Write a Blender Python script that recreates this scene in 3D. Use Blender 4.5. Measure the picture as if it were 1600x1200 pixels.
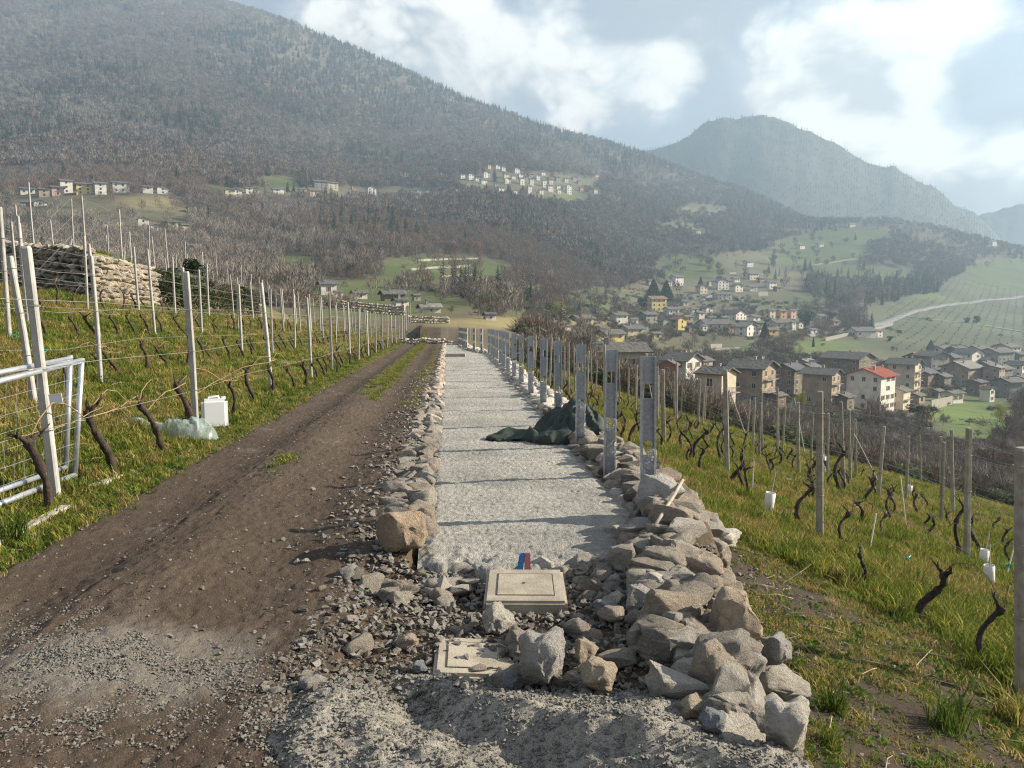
import bpy, math, random
import numpy as np
from mathutils import Vector, Matrix, Euler
from mathutils import noise as mnoise
for _o in list(bpy.data.objects): bpy.data.objects.remove(_o)
SC = bpy.context.scene
COL = SC.collection
random.seed(7); RNG = np.random.default_rng(11)
R = math.radians
# ------------------------------------------------------------ camera
PITCH = R(6.0); FPX = 1200.0           # photograph: 1600 x 1200, about 27 mm equivalent
CP, SP = math.cos(PITCH), math.sin(PITCH)
cam = bpy.data.cameras.new('camera'); cam.sensor_width = 36; cam.lens = 36*FPX/1600
cam.clip_start = 0.05; cam.clip_end = 30000
camo = bpy.data.objects.new('camera', cam); COL.objects.link(camo)
camo.location = (0, 0, 0); camo.rotation_euler = (R(90)-PITCH, 0, 0)
SC.camera = camo
# ------------------------------------------------------------ light
SUN_EL, SUN_AZ = R(25), R(81)          # azimuth measured from the view direction (+Y) to the right (+X)
SUN_DIR = Vector((math.sin(SUN_AZ)*math.cos(SUN_EL), math.cos(SUN_AZ)*math.cos(SUN_EL), math.sin(SUN_EL)))
sl = bpy.data.lights.new('sun', 'SUN'); sl.energy = 5.0; sl.angle = R(0.6); sl.color = (1.0, 0.90, 0.74)
so = bpy.data.objects.new('sun', sl); COL.objects.link(so)
so.rotation_euler = (-SUN_DIR).to_track_quat('-Z', 'Y').to_euler(); so.location = (200, 20, 150)
SC.view_settings.view_transform = 'Standard'; SC.view_settings.look = 'None'
SC.view_settings.exposure = 1.70; SC.view_settings.gamma = 1.0; SC.view_settings.use_curve_mapping = False
SC.cycles.max_bounces = 6; SC.cycles.diffuse_bounces = 2; SC.cycles.glossy_bounces = 2
SC.cycles.transmission_bounces = 4; SC.cycles.transparent_max_bounces = 8; SC.cycles.volume_bounces = 1
SC.cycles.use_denoising = True; SC.cycles.denoising_prefilter = 'NONE'; SC.cycles.filter_width = 1.2; SC.cycles.caustics_reflective = False; SC.cycles.caustics_refractive = False

class NT:
    """tiny node-tree helper"""
    def __init__(s, tree): s.t = tree; s.n = tree.nodes; s.l = tree.links
    def node(s, kind, **kw):
        n = s.n.new(kind)
        for k, v in kw.items():
            if k == 'inp':
                for kk, vv in v.items():
                    if hasattr(vv, 'is_output'): s.l.new(vv, n.inputs[kk])
                    else: n.inputs[kk].default_value = vv
            else: setattr(n, k, v)
        return n
    def math(s, op, a, b=None, c=None, clamp=False):
        n = s.n.new('ShaderNodeMath'); n.operation = op; n.use_clamp = clamp
        for i, v in enumerate((a, b, c)):
            if v is None: continue
            if hasattr(v, 'is_output'): s.l.new(v, n.inputs[i])
            else: n.inputs[i].default_value = v
        return n.outputs[0]
    def vmath(s, op, a, b=None, scale=None):
        n = s.n.new('ShaderNodeVectorMath'); n.operation = op
        for i, v in enumerate((a, b)):
            if v is None: continue
            if hasattr(v, 'is_output'): s.l.new(v, n.inputs[i])
            else: n.inputs[i].default_value = v
        if scale is not None:
            if hasattr(scale, 'is_output'): s.l.new(scale, n.inputs['Scale'])
            else: n.inputs['Scale'].default_value = scale
        return n.outputs['Value'] if op in ('DOT_PRODUCT', 'LENGTH', 'DISTANCE') else n.outputs[0]
    def mix(s, f, a, b, blend='MIX'):
        n = s.n.new('ShaderNodeMix'); n.data_type = 'RGBA'; n.blend_type = blend
        for i, v in ((0, f), (6, a), (7, b)):
            if hasattr(v, 'is_output'): s.l.new(v, n.inputs[i])
            else: n.inputs[i].default_value = v if i == 0 else (*v[:3], 1)
        return n.outputs[2]
    def ramp(s, f, stops, interp='LINEAR'):
        n = s.n.new('ShaderNodeValToRGB'); n.color_ramp.interpolation = interp
        e = n.color_ramp.elements
        while len(e) < len(stops): e.new(0.5)
        for el, (p, c) in zip(e, stops):
            el.position = p; el.color = (c, c, c, 1) if not hasattr(c, '__len__') else (*c[:3], 1)
        s.l.new(f, n.inputs[0]); return n.outputs[0]
    def noise(s, vec, scale, detail=4, rough=0.55, out=0, dist=0.0):
        n = s.n.new('ShaderNodeTexNoise'); n.inputs['Scale'].default_value = scale
        n.inputs['Detail'].default_value = detail; n.inputs['Roughness'].default_value = rough
        n.inputs['Distortion'].default_value = dist
        if vec is not None: s.l.new(vec, n.inputs['Vector'])
        return n.outputs[out]
    def smooth(s, v, lo, hi, a=0.0, b=1.0):
        n = s.n.new('ShaderNodeMapRange'); n.interpolation_type = 'SMOOTHSTEP'
        s.l.new(v, n.inputs[0])
        for i, q in zip((1, 2, 3, 4), (lo, hi, a, b)): n.inputs[i].default_value = q
        return n.outputs[0]

# pixel of the 1600 x 1200 photograph -> direction with y = 1
def pdir(px, py):
    u = (px-800)/FPX; v = (600-py)/FPX
    k = CP+v*SP
    return u/k, (-SP+v*CP)/k          # x/y , z/y

# ------------------------------------------------------------ world: blue sky and low broken cloud
W = bpy.data.worlds.new('World'); SC.world = W; W.use_nodes = True
def build_world():
    t = NT(W.node_tree); t.n.clear()
    sky = t.node('ShaderNodeTexSky', sky_type='NISHITA', sun_disc=False, sun_elevation=SUN_EL,
                 sun_rotation=SUN_AZ, air_density=1.0, dust_density=1.5, ozone_density=1.0, altitude=400)
    bg1 = t.node('ShaderNodeBackground', inp={'Color': sky.outputs[0], 'Strength': 0.06})
    tc = t.node('ShaderNodeTexCoord')
    d = t.vmath('NORMALIZE', tc.outputs['Generated'])
    sep = t.node('ShaderNodeSeparateXYZ'); t.l.new(d, sep.inputs[0])
    # domain: stretch heights a little so that puffs look like cumulus hanging on the slopes
    sc = t.vmath('MULTIPLY', d, (1, 1, 1.35))
    warp = t.noise(sc, 3.0, 3, 0.5, out=1)
    w1 = t.vmath('SUBTRACT', warp, (0.5, 0.5, 0.5)); w2 = t.vmath('SCALE', w1, scale=0.16)
    p = t.vmath('ADD', sc, w2)
    def dens(off):
        q = t.vmath('ADD', p, off)
        big = t.noise(q, 4.2, 3, 0.5)
        pf = None
        for (sc_, am) in ((8.0, .46), (17.0, .27), (37.0, .15), (80.0, .08)):        # round tops, sharp creases: cumulus puffs
            n_ = t.math('MULTIPLY', t.math('ABSOLUTE', t.math('SUBTRACT', t.noise(q, sc_, 0, .5), .5)), 4.0*am)
            pf = n_ if pf is None else t.math('ADD', pf, n_)
        return t.math('ADD', t.math('MULTIPLY', big, 0.70), t.math('MULTIPLY', pf, 0.34))
    OFF = (1.37, 0.42, 2.11)
    step = tuple(0.030*(SUN_DIR[i]*(1.35 if i == 2 else 1)+(.5 if i == 2 else 0)) for i in range(3))
    d0, d1 = dens(OFF), dens(tuple(OFF[i]+step[i] for i in range(3)))
    # heaped cumulus: each head is a round lump of thicker cloud, by direction; (px, py, radius) as seen from the path
    HEADS = ((1300, 40, 95), (1345, 125, 95), (1265, 150, 80), (1405, 185, 75), (1230, 205, 65), (1325, 230, 85), (1450, 245, 60), (1205, 90, 55), (1395, 75, 70),
             (960, 165, 80), (1040, 150, 55), (900, 195, 45), (870, 120, 85), (830, 40, 95), (740, 100, 85), (660, 40, 95), (560, 30, 80), (470, 0, 70), (1560, 20, 70), (1590, 250, 60), (1500, 20, 50))
    dw = t.vmath('ADD', d, t.vmath('SCALE', t.vmath('SUBTRACT', t.noise(d, 9.0, 3, .55, out=1), (.5, .5, .5)), scale=.07))
    dw1 = t.vmath('ADD', dw, tuple(.9*q for q in step))
    def heads(v):
        tot = None
        for (px, py, r) in HEADS:
            c = Vector((pdir(px, py)[0], 1, pdir(px, py)[1])).normalized()
            k = t.smooth(t.vmath('DISTANCE', v, tuple(c)), r*1.45/FPX, 0.0, 0.0, .25)
            tot = k if tot is None else t.math('ADD', tot, k)
        return t.math('MULTIPLY', t.math('DIVIDE', tot, t.math('ADD', tot, .45)), .70)
    n0 = t.math('MULTIPLY', t.math('SUBTRACT', d0, .45), .60); n1 = t.math('MULTIPLY', t.math('SUBTRACT', d1, .45), .60)
    lo = t.math('ADD', n0, heads(dw)); lo1 = t.math('ADD', n1, heads(dw1))
    body = t.smooth(lo, 0.10, 0.31)
    veil = t.smooth(d0, 0.25, 0.62, 0.50, 0.92)                 # thin cloud everywhere between the heads
    mask = t.math('MAXIMUM', body, veil)
    # sun-facing sides of the heads are bright, the sides away from the sun grey
    lit = t.smooth(t.math('SUBTRACT', lo, lo1), -0.09, 0.10)
    bright = t.math('MULTIPLY', body, t.math('ADD', .30, t.math('MULTIPLY', lit, 0.70)))
    colr = t.mix(bright, (0.82, 0.86, 0.99), (2.55, 2.46, 2.30))
    bg2 = t.node('ShaderNodeBackground', inp={'Color': colr, 'Strength': 0.185})
    up = t.smooth(sep.outputs[2], -0.02, 0.03)
    mx = t.node('ShaderNodeMixShader'); t.l.new(t.math('MULTIPLY', mask, up), mx.inputs[0])
    t.l.new(bg1.outputs[0], mx.inputs[1]); t.l.new(bg2.outputs[0], mx.inputs[2])
    out = t.node('ShaderNodeOutputWorld'); t.l.new(mx.outputs[0], out.inputs[0])
build_world()
W.cycles.sampling_method = 'MANUAL'; W.cycles.sample_map_resolution = 512

# ------------------------------------------------------------ numeric helpers
def sstep(a, b, x):
    t = np.clip((np.asarray(x, float)-a)/(b-a), 0, 1); return t*t*(3-2*t)
def _hash(ix, iy, seed):
    h = (ix.astype(np.int64)*374761393 + iy.astype(np.int64)*668265263 + seed*974634777) & 0xffffffff
    h = ((h ^ (h >> 13))*1274126177) & 0xffffffff
    return ((h ^ (h >> 16)) & 0xffff)/65535.0
def vnoise(x, y, seed=0):
    x = np.asarray(x, float); y = np.asarray(y, float)
    ix, iy = np.floor(x), np.floor(y); fx, fy = x-ix, y-iy
    fx = fx*fx*(3-2*fx); fy = fy*fy*(3-2*fy)
    a = _hash(ix, iy, seed); b = _hash(ix+1, iy, seed); c = _hash(ix, iy+1, seed); d = _hash(ix+1, iy+1, seed)
    return (a*(1-fx)+b*fx)*(1-fy)+(c*(1-fx)+d*fx)*fy - 0.5
def fbm(x, y, seed=0, oct=4, g=0.5):
    s = 0; a = 1; f = 1
    for i in range(oct):
        s = s + a*vnoise(x*f, y*f, seed+i*17); a *= g; f *= 2.03
    return s

# ------------------------------------------------------------ terrain as one height function, eye at z = 0
def Lx(y): return -0.16-0.0842*y                 # left edge of the concrete path
def Px(y): return np.interp(y, [-80, 0, 36, 40, 46, 55, 70, 200], [7.09, 1.53, -.972, -1.35, -2.75, -3.85, -4.9, -14])   # line of the steel posts on the right
def Ex(y): return -2.85-0.0905*y                 # left edge of the dirt road
def Wo(y): return Px(y)+np.interp(y, [2, 3.6, 6, 8, 12], [-.34, -.12, .45, .58, .50])   # outer edge of the right wall
PATH_Z = -1.60
CORNER = (-12.9, 24.0)
def wall_x(y): return CORNER[0]-(np.asarray(y, float)-24.0)*0.117
def near(x, y):
    x = np.asarray(x, float); y = np.asarray(y, float)
    s = -0.026*y
    E, L, P, O = Ex(y), Lx(y), Px(y), Wo(y)
    # left: verge and vineyard bank
    t = np.maximum(E-x, 0)
    zl = -1.56+0.07*np.minimum(t, .7)+(0.31*np.clip(t-.7, 0, 7.6)+.10*np.maximum(t-8.3, 0))*(1-0.42*sstep(25, 70, y))+0.10*fbm(x*.7, y*.7, 3)*sstep(0, 1.0, t)
    # upper terrace behind the retaining wall
    front = CORNER[1]-(x-CORNER[0])*0.29
    wx = wall_x(y)
    ins = np.minimum(y-front, wx-x)
    hgt = np.interp(y, [20, 24, 30, 45, 70], [1.45, 1.45, 1.3, 1.0, .3])
    zl = zl+hgt*sstep(-0.02, 0.22, ins)
    # road with two wheel ruts
    f = np.clip((x-E)/np.maximum(L-.3-E, .1), 0, 1)
    zr = -1.575-0.055*np.exp(-((f-.22)/.10)**2)-0.05*np.exp(-((f-.74)/.12)**2)+0.03*np.exp(-((f-.48)/.12)**2)
    zr = zr+0.030*fbm(x*1.6, y*.9, 5)
    z = np.where(x < E, zl, zr)
    # bed of the path and the rubble in front of it
    inp = sstep(L-.18, L-.02, x)
    far_part = sstep(4.9, 5.25, y)
    bed = -1.735+0.05*fbm(x*2, y*2, 8)
    z = z*(1-inp*far_part)+bed*inp*far_part
    rub = sstep(-1.5, -.35, x)*(1-far_part)
    z = z*(1-rub)+(-1.70-0.06*sstep(4.2, 5.0, y)+0.07*fbm(x*1.5, y*1.5, 9))*rub
    # right-hand wall core
    core = sstep(P-.10, P-.02, x)*sstep(4.2, 5.4, y)
    z = z*(1-core)+(-1.58)*core
    heap = np.exp(-((x-(O-.45))/.42)**2)*sstep(2.2, 3.4, y)*(1-sstep(5.6, 6.6, y))
    z = z+0.12*heap
    # slope with the lower vineyard
    t = np.maximum(x-O, 0)
    zs = -2.05-0.285*t+0.12*fbm(x*.6, y*.6, 12)*sstep(0, 2, t)+0.03*fbm(x*3, y*3, 13)
    o = sstep(-.02, .16, x-O)
    z = z*(1-o)+zs*o
    return z+s
# far terrain: for a fan of directions, how the visible ground climbs with distance
PROF = {
 -900: [(40, 420), (100, 420), (300, 370), (600, 290), (1000, 190), (1450, 85), (1800, 15), (2000, -12), (2500, 30)],
 -300: [(40, 450), (100, 440), (300, 410), (420, 365), (560, 310), (1000, 190), (1450, 85), (1800, 15), (2000, -12), (2500, 30)],
 0: [(40, 470), (100, 452), (300, 408), (420, 362), (560, 305), (760, 258), (1000, 195), (1450, 80), (1800, 5), (2000, -18), (2500, 30)],
 200: [(40, 490), (90, 468), (250, 425), (420, 366), (560, 305), (760, 255), (1000, 193), (1450, 88), (1800, 15), (2020, -16), (2500, 40)],
 400: [(50, 497), (90, 478), (200, 458), (300, 432), (430, 385), (700, 306), (1000, 232), (1400, 140), (1900, 45), (2150, 6), (2500, 60)],
 600: [(58, 520), (100, 492), (200, 472), (300, 445), (420, 405), (620, 360), (1000, 297), (1400, 218), (1800, 135), (2050, 82), (2400, 180)],
 800: [(60, 534), (100, 505), (200, 494), (300, 472), (450, 445), (600, 402), (800, 342), (1050, 288), (1400, 240), (1750, 200), (1950, 176), (2300, 260)],
 1000: [(60, 622), (100, 615), (180, 597), (300, 548), (420, 512), (600, 484), (750, 442), (1000, 380), (1300, 318), (1650, 266), (1880, 240), (2200, 330)],
 1200: [(60, 705), (120, 668), (170, 648), (230, 612), (330, 562), (450, 530), (600, 490), (800, 450), (1000, 420), (1300, 368), (1600, 332), (1800, 316), (2100, 400)],
 1400: [(60, 765), (120, 705), (200, 660), (260, 625), (350, 580), (450, 550), (550, 525), (700, 490), (900, 455), (1100, 420), (1300, 380), (1480, 343), (1800, 440)],
 1600: [(60, 800), (120, 722), (200, 668), (300, 622), (400, 582), (600, 530), (800, 498), (1000, 470), (1200, 440), (1400, 402), (1500, 388), (1800, 470)],
 2000: [(60, 840), (120, 740), (200, 680), (300, 630), (400, 590), (600, 535), (800, 500), (1000, 475), (1200, 450), (1400, 430), (1500, 425), (1800, 480)],
 2600: [(60, 860), (120, 760), (200, 690), (300, 640), (400, 600), (600, 545), (800, 510), (1000, 485), (1200, 465), (1400, 450), (1500, 445), (1800, 480)],
}
LY = np.linspace(math.log(30), math.log(2700), 260)
_cols = sorted(PROF)
_A = np.array([(c-800)/FPX/CP for c in _cols])
_E = np.array([np.interp(LY, [math.log(p[0]) for p in PROF[c]], [pdir(c, p[1])[1] for p in PROF[c]]) for c in _cols])
AF = np.linspace(_A[0], _A[-1], 701)
def _catmull():
    out = np.zeros((len(AF), len(LY)))
    idx = np.clip(np.searchsorted(_A, AF)-1, 0, len(_A)-2)
    for k, a in enumerate(AF):
        i = idx[k]; t = (a-_A[i])/(_A[i+1]-_A[i])
        p0, p1, p2, p3 = _E[max(i-1, 0)], _E[i], _E[i+1], _E[min(i+2, len(_A)-1)]
        h1 = _A[i+1]-_A[i]
        m1 = (p2-p0)/(_A[i+1]-_A[max(i-1, 0)])*h1; m2 = (p3-p1)/(_A[min(i+2, len(_A)-1)]-_A[i])*h1
        out[k] = (2*t**3-3*t**2+1)*p1+(t**3-2*t**2+t)*m1+(-2*t**3+3*t**2)*p2+(t**3-t**2)*m2
    ker = np.array([1, 2, 3, 2, 1])/9.0       # soften the kinks along the distance
    pad = np.pad(out, ((0, 0), (2, 2)), mode='edge')
    return sum(ker[j]*pad[:, j:j+out.shape[1]] for j in range(5))
EF = _catmull()
def far(x, y):
    x = np.asarray(x, float); y = np.maximum(np.asarray(y, float), 31)
    a = np.clip(x/y, AF[0]+1e-6, AF[-1]-1e-6); l = np.clip(np.log(y), LY[0], LY[-1]-1e-6)
    fa = (a-AF[0])/(AF[1]-AF[0]); fl = (l-LY[0])/(LY[1]-LY[0])
    i = np.minimum(fa.astype(int), len(AF)-2); j = np.minimum(fl.astype(int), len(LY)-2)
    ta, tl = fa-i, fl-j
    e = (EF[i, j]*(1-tl)+EF[i, j+1]*tl)*(1-ta)+(EF[i+1, j]*(1-tl)+EF[i+1, j+1]*tl)*ta
    z = e*y
    amp = 9.0*sstep(500, 1100, y)*(1-.7*sstep(-.1, .35, a))+1.6*sstep(90, 220, y)
    z = z+amp*fbm(x/130., y/170., 31, 5, .5)*1.2
    # gullies running down the big slope
    z = z-14*sstep(700, 1200, y)*sstep(.12, -.1, a)*np.maximum(0, fbm(x/150.+y/900., y/1500., 47, 3))
    return z
def G(x, y):
    x = np.asarray(x, float); y = np.asarray(y, float)
    a = x/np.maximum(y, 1)
    lo = np.where(a < -.12, 62.0, 55.0)
    lo = np.where(a > .06, 42.0, lo); wd = np.where(a > .06, 35.0, np.where(a < -.30, 30.0, 18.0))
    w = np.clip((y-lo)/wd, 0, 1); w = w*w*(3-2*w)
    x, y, w = np.broadcast_arrays(x, y, w); z = np.zeros(w.shape)
    a, b = w < 1, w > 0
    if a.any(): z[a] += near(x[a], y[a])*(1-w[a])
    if b.any(): z[b] += far(x[b], y[b])*w[b]
    return z
def g1(x, y): return float(G(np.array([x]), np.array([y]))[0])
_YS = np.exp(np.linspace(math.log(1.6), math.log(2600), 1500))
def hit(px, py, dz=0.0):
    """point of the ground seen through a pixel of the photograph"""
    a, e = pdir(px, py)
    d = e*_YS-(G(a*_YS, _YS)+dz)
    k = np.nonzero(d < 0)[0]
    if len(k) == 0: k = [int(np.argmin(d))]
    k = max(int(k[0]), 1); y0, y1 = _YS[k-1], _YS[k]
    ys = np.linspace(y0, y1, 40); d = e*ys-(G(a*ys, ys)+dz); k = np.nonzero(d < 0)[0]
    y1 = float(ys[k[0]]) if len(k) else y1
    return Vector((a*y1, y1, g1(a*y1, y1)))
def at(px, py, y):
    a, e = pdir(px, py); return Vector((a*y, y, e*y))
def to_px(x, y, z):
    dx, dy, dz = np.asarray(x, float), np.asarray(y, float), np.asarray(z, float)
    f = dy*CP-dz*SP; v = dy*SP+dz*CP
    return 800+FPX*dx/f, 600-FPX*v/f

# ------------------------------------------------------------ objects
def tag(o, label=None, cat=None, group=None, kind=None):
    if label: o['label'] = label
    if cat: o['category'] = cat
    if group: o['group'] = group
    if kind: o['kind'] = kind
    return o
def link(name, data, parent=None, mat=None, loc=None, rot=None, scl=None):
    o = bpy.data.objects.new(name, data); COL.objects.link(o)
    if parent is not None: o.parent = parent
    if loc is not None: o.location = loc
    if rot is not None: o.rotation_euler = rot
    if scl is not None: o.scale = scl
    if mat is not None and data is not None and len(data.materials) == 0: data.materials.append(mat)
    return o
def empty(name, loc=(0, 0, 0), rz=0.0):
    o = link(name, None, loc=loc, rot=(0, 0, rz)); o.empty_display_size = .2; return o
class MB:
    """collects vertices and faces for one mesh"""
    def __init__(s): s.v = []; s.f = []
    def add(s, vs, fs):
        n = len(s.v); s.v += [tuple(v) for v in vs]; s.f += [tuple(i+n for i in f) for f in fs]; return s
    def box(s, c, size, m=None):
        x, y, z = (q/2 for q in size); P = [(-x,-y,-z),(x,-y,-z),(x,y,-z),(-x,y,-z),(-x,-y,z),(x,-y,z),(x,y,z),(-x,y,z)]
        if m is not None: P = [m @ Vector(p) for p in P]
        return s.add([(p[0]+c[0], p[1]+c[1], p[2]+c[2]) for p in P], [(0,3,2,1),(4,5,6,7),(0,1,5,4),(1,2,6,5),(2,3,7,6),(3,0,4,7)])
    def tube(s, pts, rad, n=6, cap=True, twist=0.0):
        pts = [Vector(p) for p in pts]
        if not hasattr(rad, '__len__'): rad = [rad]*len(pts)
        base = len(s.v); ref = Vector((0.31, 0.17, 0.94)); prev = None
        for i, p in enumerate(pts):
            d = (pts[min(i+1, len(pts)-1)]-pts[max(i-1, 0)])
            d = d.normalized() if d.length > 1e-9 else Vector((0, 0, 1))
            if prev is None:
                a = d.cross(ref if abs(d.dot(ref)) < .95 else Vector((1, 0, 0))).normalized()
            else:
                a = (prev-d*prev.dot(d)); a = a.normalized() if a.length > 1e-6 else d.orthogonal().normalized()
            prev = a; b = d.cross(a)
            for k in range(n):
                th = 2*math.pi*k/n+twist*i
                s.v.append(tuple(p+(a*math.cos(th)+b*math.sin(th))*rad[i]))
        for i in range(len(pts)-1):
            for k in range(n):
                k2 = (k+1) % n
                s.f.append((base+i*n+k, base+i*n+k2, base+(i+1)*n+k2, base+(i+1)*n+k))
        if cap:
            s.f.append(tuple(base+k for k in reversed(range(n)))); s.f.append(tuple(base+(len(pts)-1)*n+k for k in range(n)))
        return s
    def mesh(s, name, mat=None, smooth=False):
        m = bpy.data.meshes.new(name); m.from_pydata(s.v, [], s.f); m.update()
        if mat is not None: m.materials.append(mat)
        if smooth: m.polygons.foreach_set('use_smooth', [True]*len(m.polygons))
        return m
    def build(s, name, mat=None, parent=None, smooth=False, **kw):
        return link(name, s.mesh(name, mat, smooth), parent, **kw)
def grid_mesh(name, X, Y, Z, mat, col=None, smooth=True, mask=None):
    """X, Y, Z: (rows, cols) arrays"""
    r, c = X.shape
    v = np.stack([X, Y, Z], -1).reshape(-1, 3)
    i = (np.arange(r-1)[:, None]*c+np.arange(c-1)[None, :]).reshape(-1)
    q = np.stack([i, i+1, i+c+1, i+c], -1)
    if mask is not None: q = q[mask.reshape(-1)]
    m = bpy.data.meshes.new(name)
    m.vertices.add(len(v)); m.vertices.foreach_set('co', v.astype(np.float32).ravel())
    m.loops.add(q.size); m.loops.foreach_set('vertex_index', q.astype(np.int32).ravel())
    m.polygons.add(len(q)); m.polygons.foreach_set('loop_start', (np.arange(len(q))*4).astype(np.int32))
    m.update(calc_edges=True); m.validate()
    if smooth: m.polygons.foreach_set('use_smooth', np.ones(len(m.polygons), bool))
    if col is not None:
        at_ = m.color_attributes.new('tint', 'FLOAT_COLOR', 'POINT')
        cc = np.ones((len(v), 4), np.float32); cc[:, :3] = col.reshape(-1, 3)
        at_.data.foreach_set('color', cc.ravel())
    if mat is not None: m.materials.append(mat)
    return m

# ------------------------------------------------------------ materials
def material(name): 
    m = bpy.data.materials.new(name); m.use_nodes = True; t = NT(m.node_tree)
    return m, t, t.n['Principled BSDF']
def simple(name, c1, c2=None, scale=6.0, rough=0.85, bump=0.3, bscale=40.0, rnd=0.0, spec=0.3, metal=0.0, detail=5, dist=0.01, tint=False, lo=.35, hi=.65):
    m, t, b = material(name)
    tc = t.node('ShaderNodeTexCoord'); vec = tc.outputs['Object']
    oi = t.node('ShaderNodeObjectInfo')
    vec = t.vmath('ADD', vec, t.vmath('SCALE', (7.3, 3.1, 5.7), scale=oi.outputs['Random']))
    c2 = c2 or c1
    n = t.noise(vec, scale, detail, 0.6)
    col = t.mix(t.smooth(n, lo, hi), c1, c2)
    if tint:
        a = t.node('ShaderNodeVertexColor', layer_name='tint'); col = t.mix(1.0, a.outputs[0], col, 'MULTIPLY')
    if rnd:
        k = t.math('ADD', 1-rnd/2, t.math('MULTIPLY', oi.outputs['Random'], rnd))
        col = t.mix(1.0, col, t.vmath('SCALE', (1, 1, 1), scale=k), 'MULTIPLY')
    t.l.new(col, b.inputs['Base Color'])
    b.inputs['Roughness'].default_value = rough; b.inputs['Metallic'].default_value = metal
    b.inputs['Specular IOR Level'].default_value = spec
    if bump:
        bn = t.noise(vec, bscale, 6, 0.65)
        bp = t.node('ShaderNodeBump', inp={'Strength': bump, 'Distance': dist, 'Height': bn}); t.l.new(bp.outputs[0], b.inputs['Normal'])
    return m
def instancer(name, pts, rotz, scl, kinds, protos, tilt=None, label=None, cat=None):
    """one 'stuff' object that scatters prototype meshes over points (geometry nodes)"""
    n = len(pts)
    m = bpy.data.meshes.new(name); m.vertices.add(n); m.vertices.foreach_set('co', np.asarray(pts, np.float32).ravel())
    rot = np.zeros((n, 3), np.float32); rot[:, 2] = rotz
    if tilt is not None: rot[:, :2] = tilt
    a = m.attributes.new('irot', 'FLOAT_VECTOR', 'POINT'); a.data.foreach_set('vector', rot.ravel())
    scl = np.asarray(scl, np.float32)
    if scl.ndim == 1: scl = np.repeat(scl[:, None], 3, 1)
    a = m.attributes.new('iscl', 'FLOAT_VECTOR', 'POINT'); a.data.foreach_set('vector', scl.astype(np.float32).ravel())
    a = m.attributes.new('ikind', 'INT', 'POINT'); a.data.foreach_set('value', np.asarray(kinds, np.int32))
    o = link(name, m)
    tree = bpy.data.node_groups.new(name, 'GeometryNodeTree')
    tree.interface.new_socket('Geometry', in_out='INPUT', socket_type='NodeSocketGeometry')
    tree.interface.new_socket('Geometry', in_out='OUTPUT', socket_type='NodeSocketGeometry')
    N, Lk = tree.nodes, tree.links
    gi, go = N.new('NodeGroupInput'), N.new('NodeGroupOutput')
    g2i = N.new('GeometryNodeGeometryToInstance')
    for pm in reversed(protos):
        po = bpy.data.objects.new(pm.name, pm)         # prototypes are not linked to the scene
        oi = N.new('GeometryNodeObjectInfo'); oi.inputs[0].default_value = po; oi.transform_space = 'ORIGINAL'
        Lk.new(oi.outputs['Geometry'], g2i.inputs[0])
    def attr(nm, ty):
        q = N.new('GeometryNodeInputNamedAttribute'); q.data_type = ty; q.inputs[0].default_value = nm; return q.outputs[0]
    iop = N.new('GeometryNodeInstanceOnPoints'); iop.inputs['Pick Instance'].default_value = True
    mp = N.new('GeometryNodeMeshToPoints'); Lk.new(gi.outputs[0], mp.inputs[0])
    Lk.new(mp.outputs[0], iop.inputs['Points']); Lk.new(g2i.outputs[0], iop.inputs['Instance'])
    Lk.new(attr('ikind', 'INT'), iop.inputs['Instance Index'])
    e2r = N.new('FunctionNodeEulerToRotation'); Lk.new(attr('irot', 'FLOAT_VECTOR'), e2r.inputs[0]); Lk.new(e2r.outputs[0], iop.inputs['Rotation'])
    Lk.new(attr('iscl', 'FLOAT_VECTOR'), iop.inputs['Scale'])
    Lk.new(iop.outputs[0], go.inputs[0])
    md = o.modifiers.new('scatter', 'NODES'); md.node_group = tree
    tag(o, label, cat, kind='stuff')
    return o
# ============================================================ the ground
def ellipse(px, py, cx, cy, rx, ry, soft=.35, ang=0.0):
    c, s = math.cos(ang), math.sin(ang); dx, dy = px-cx, py-cy
    d = np.sqrt(((dx*c+dy*s)/rx)**2+((-dx*s+dy*c)/ry)**2)
    return 1-sstep(1-soft, 1+soft, d)
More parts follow.
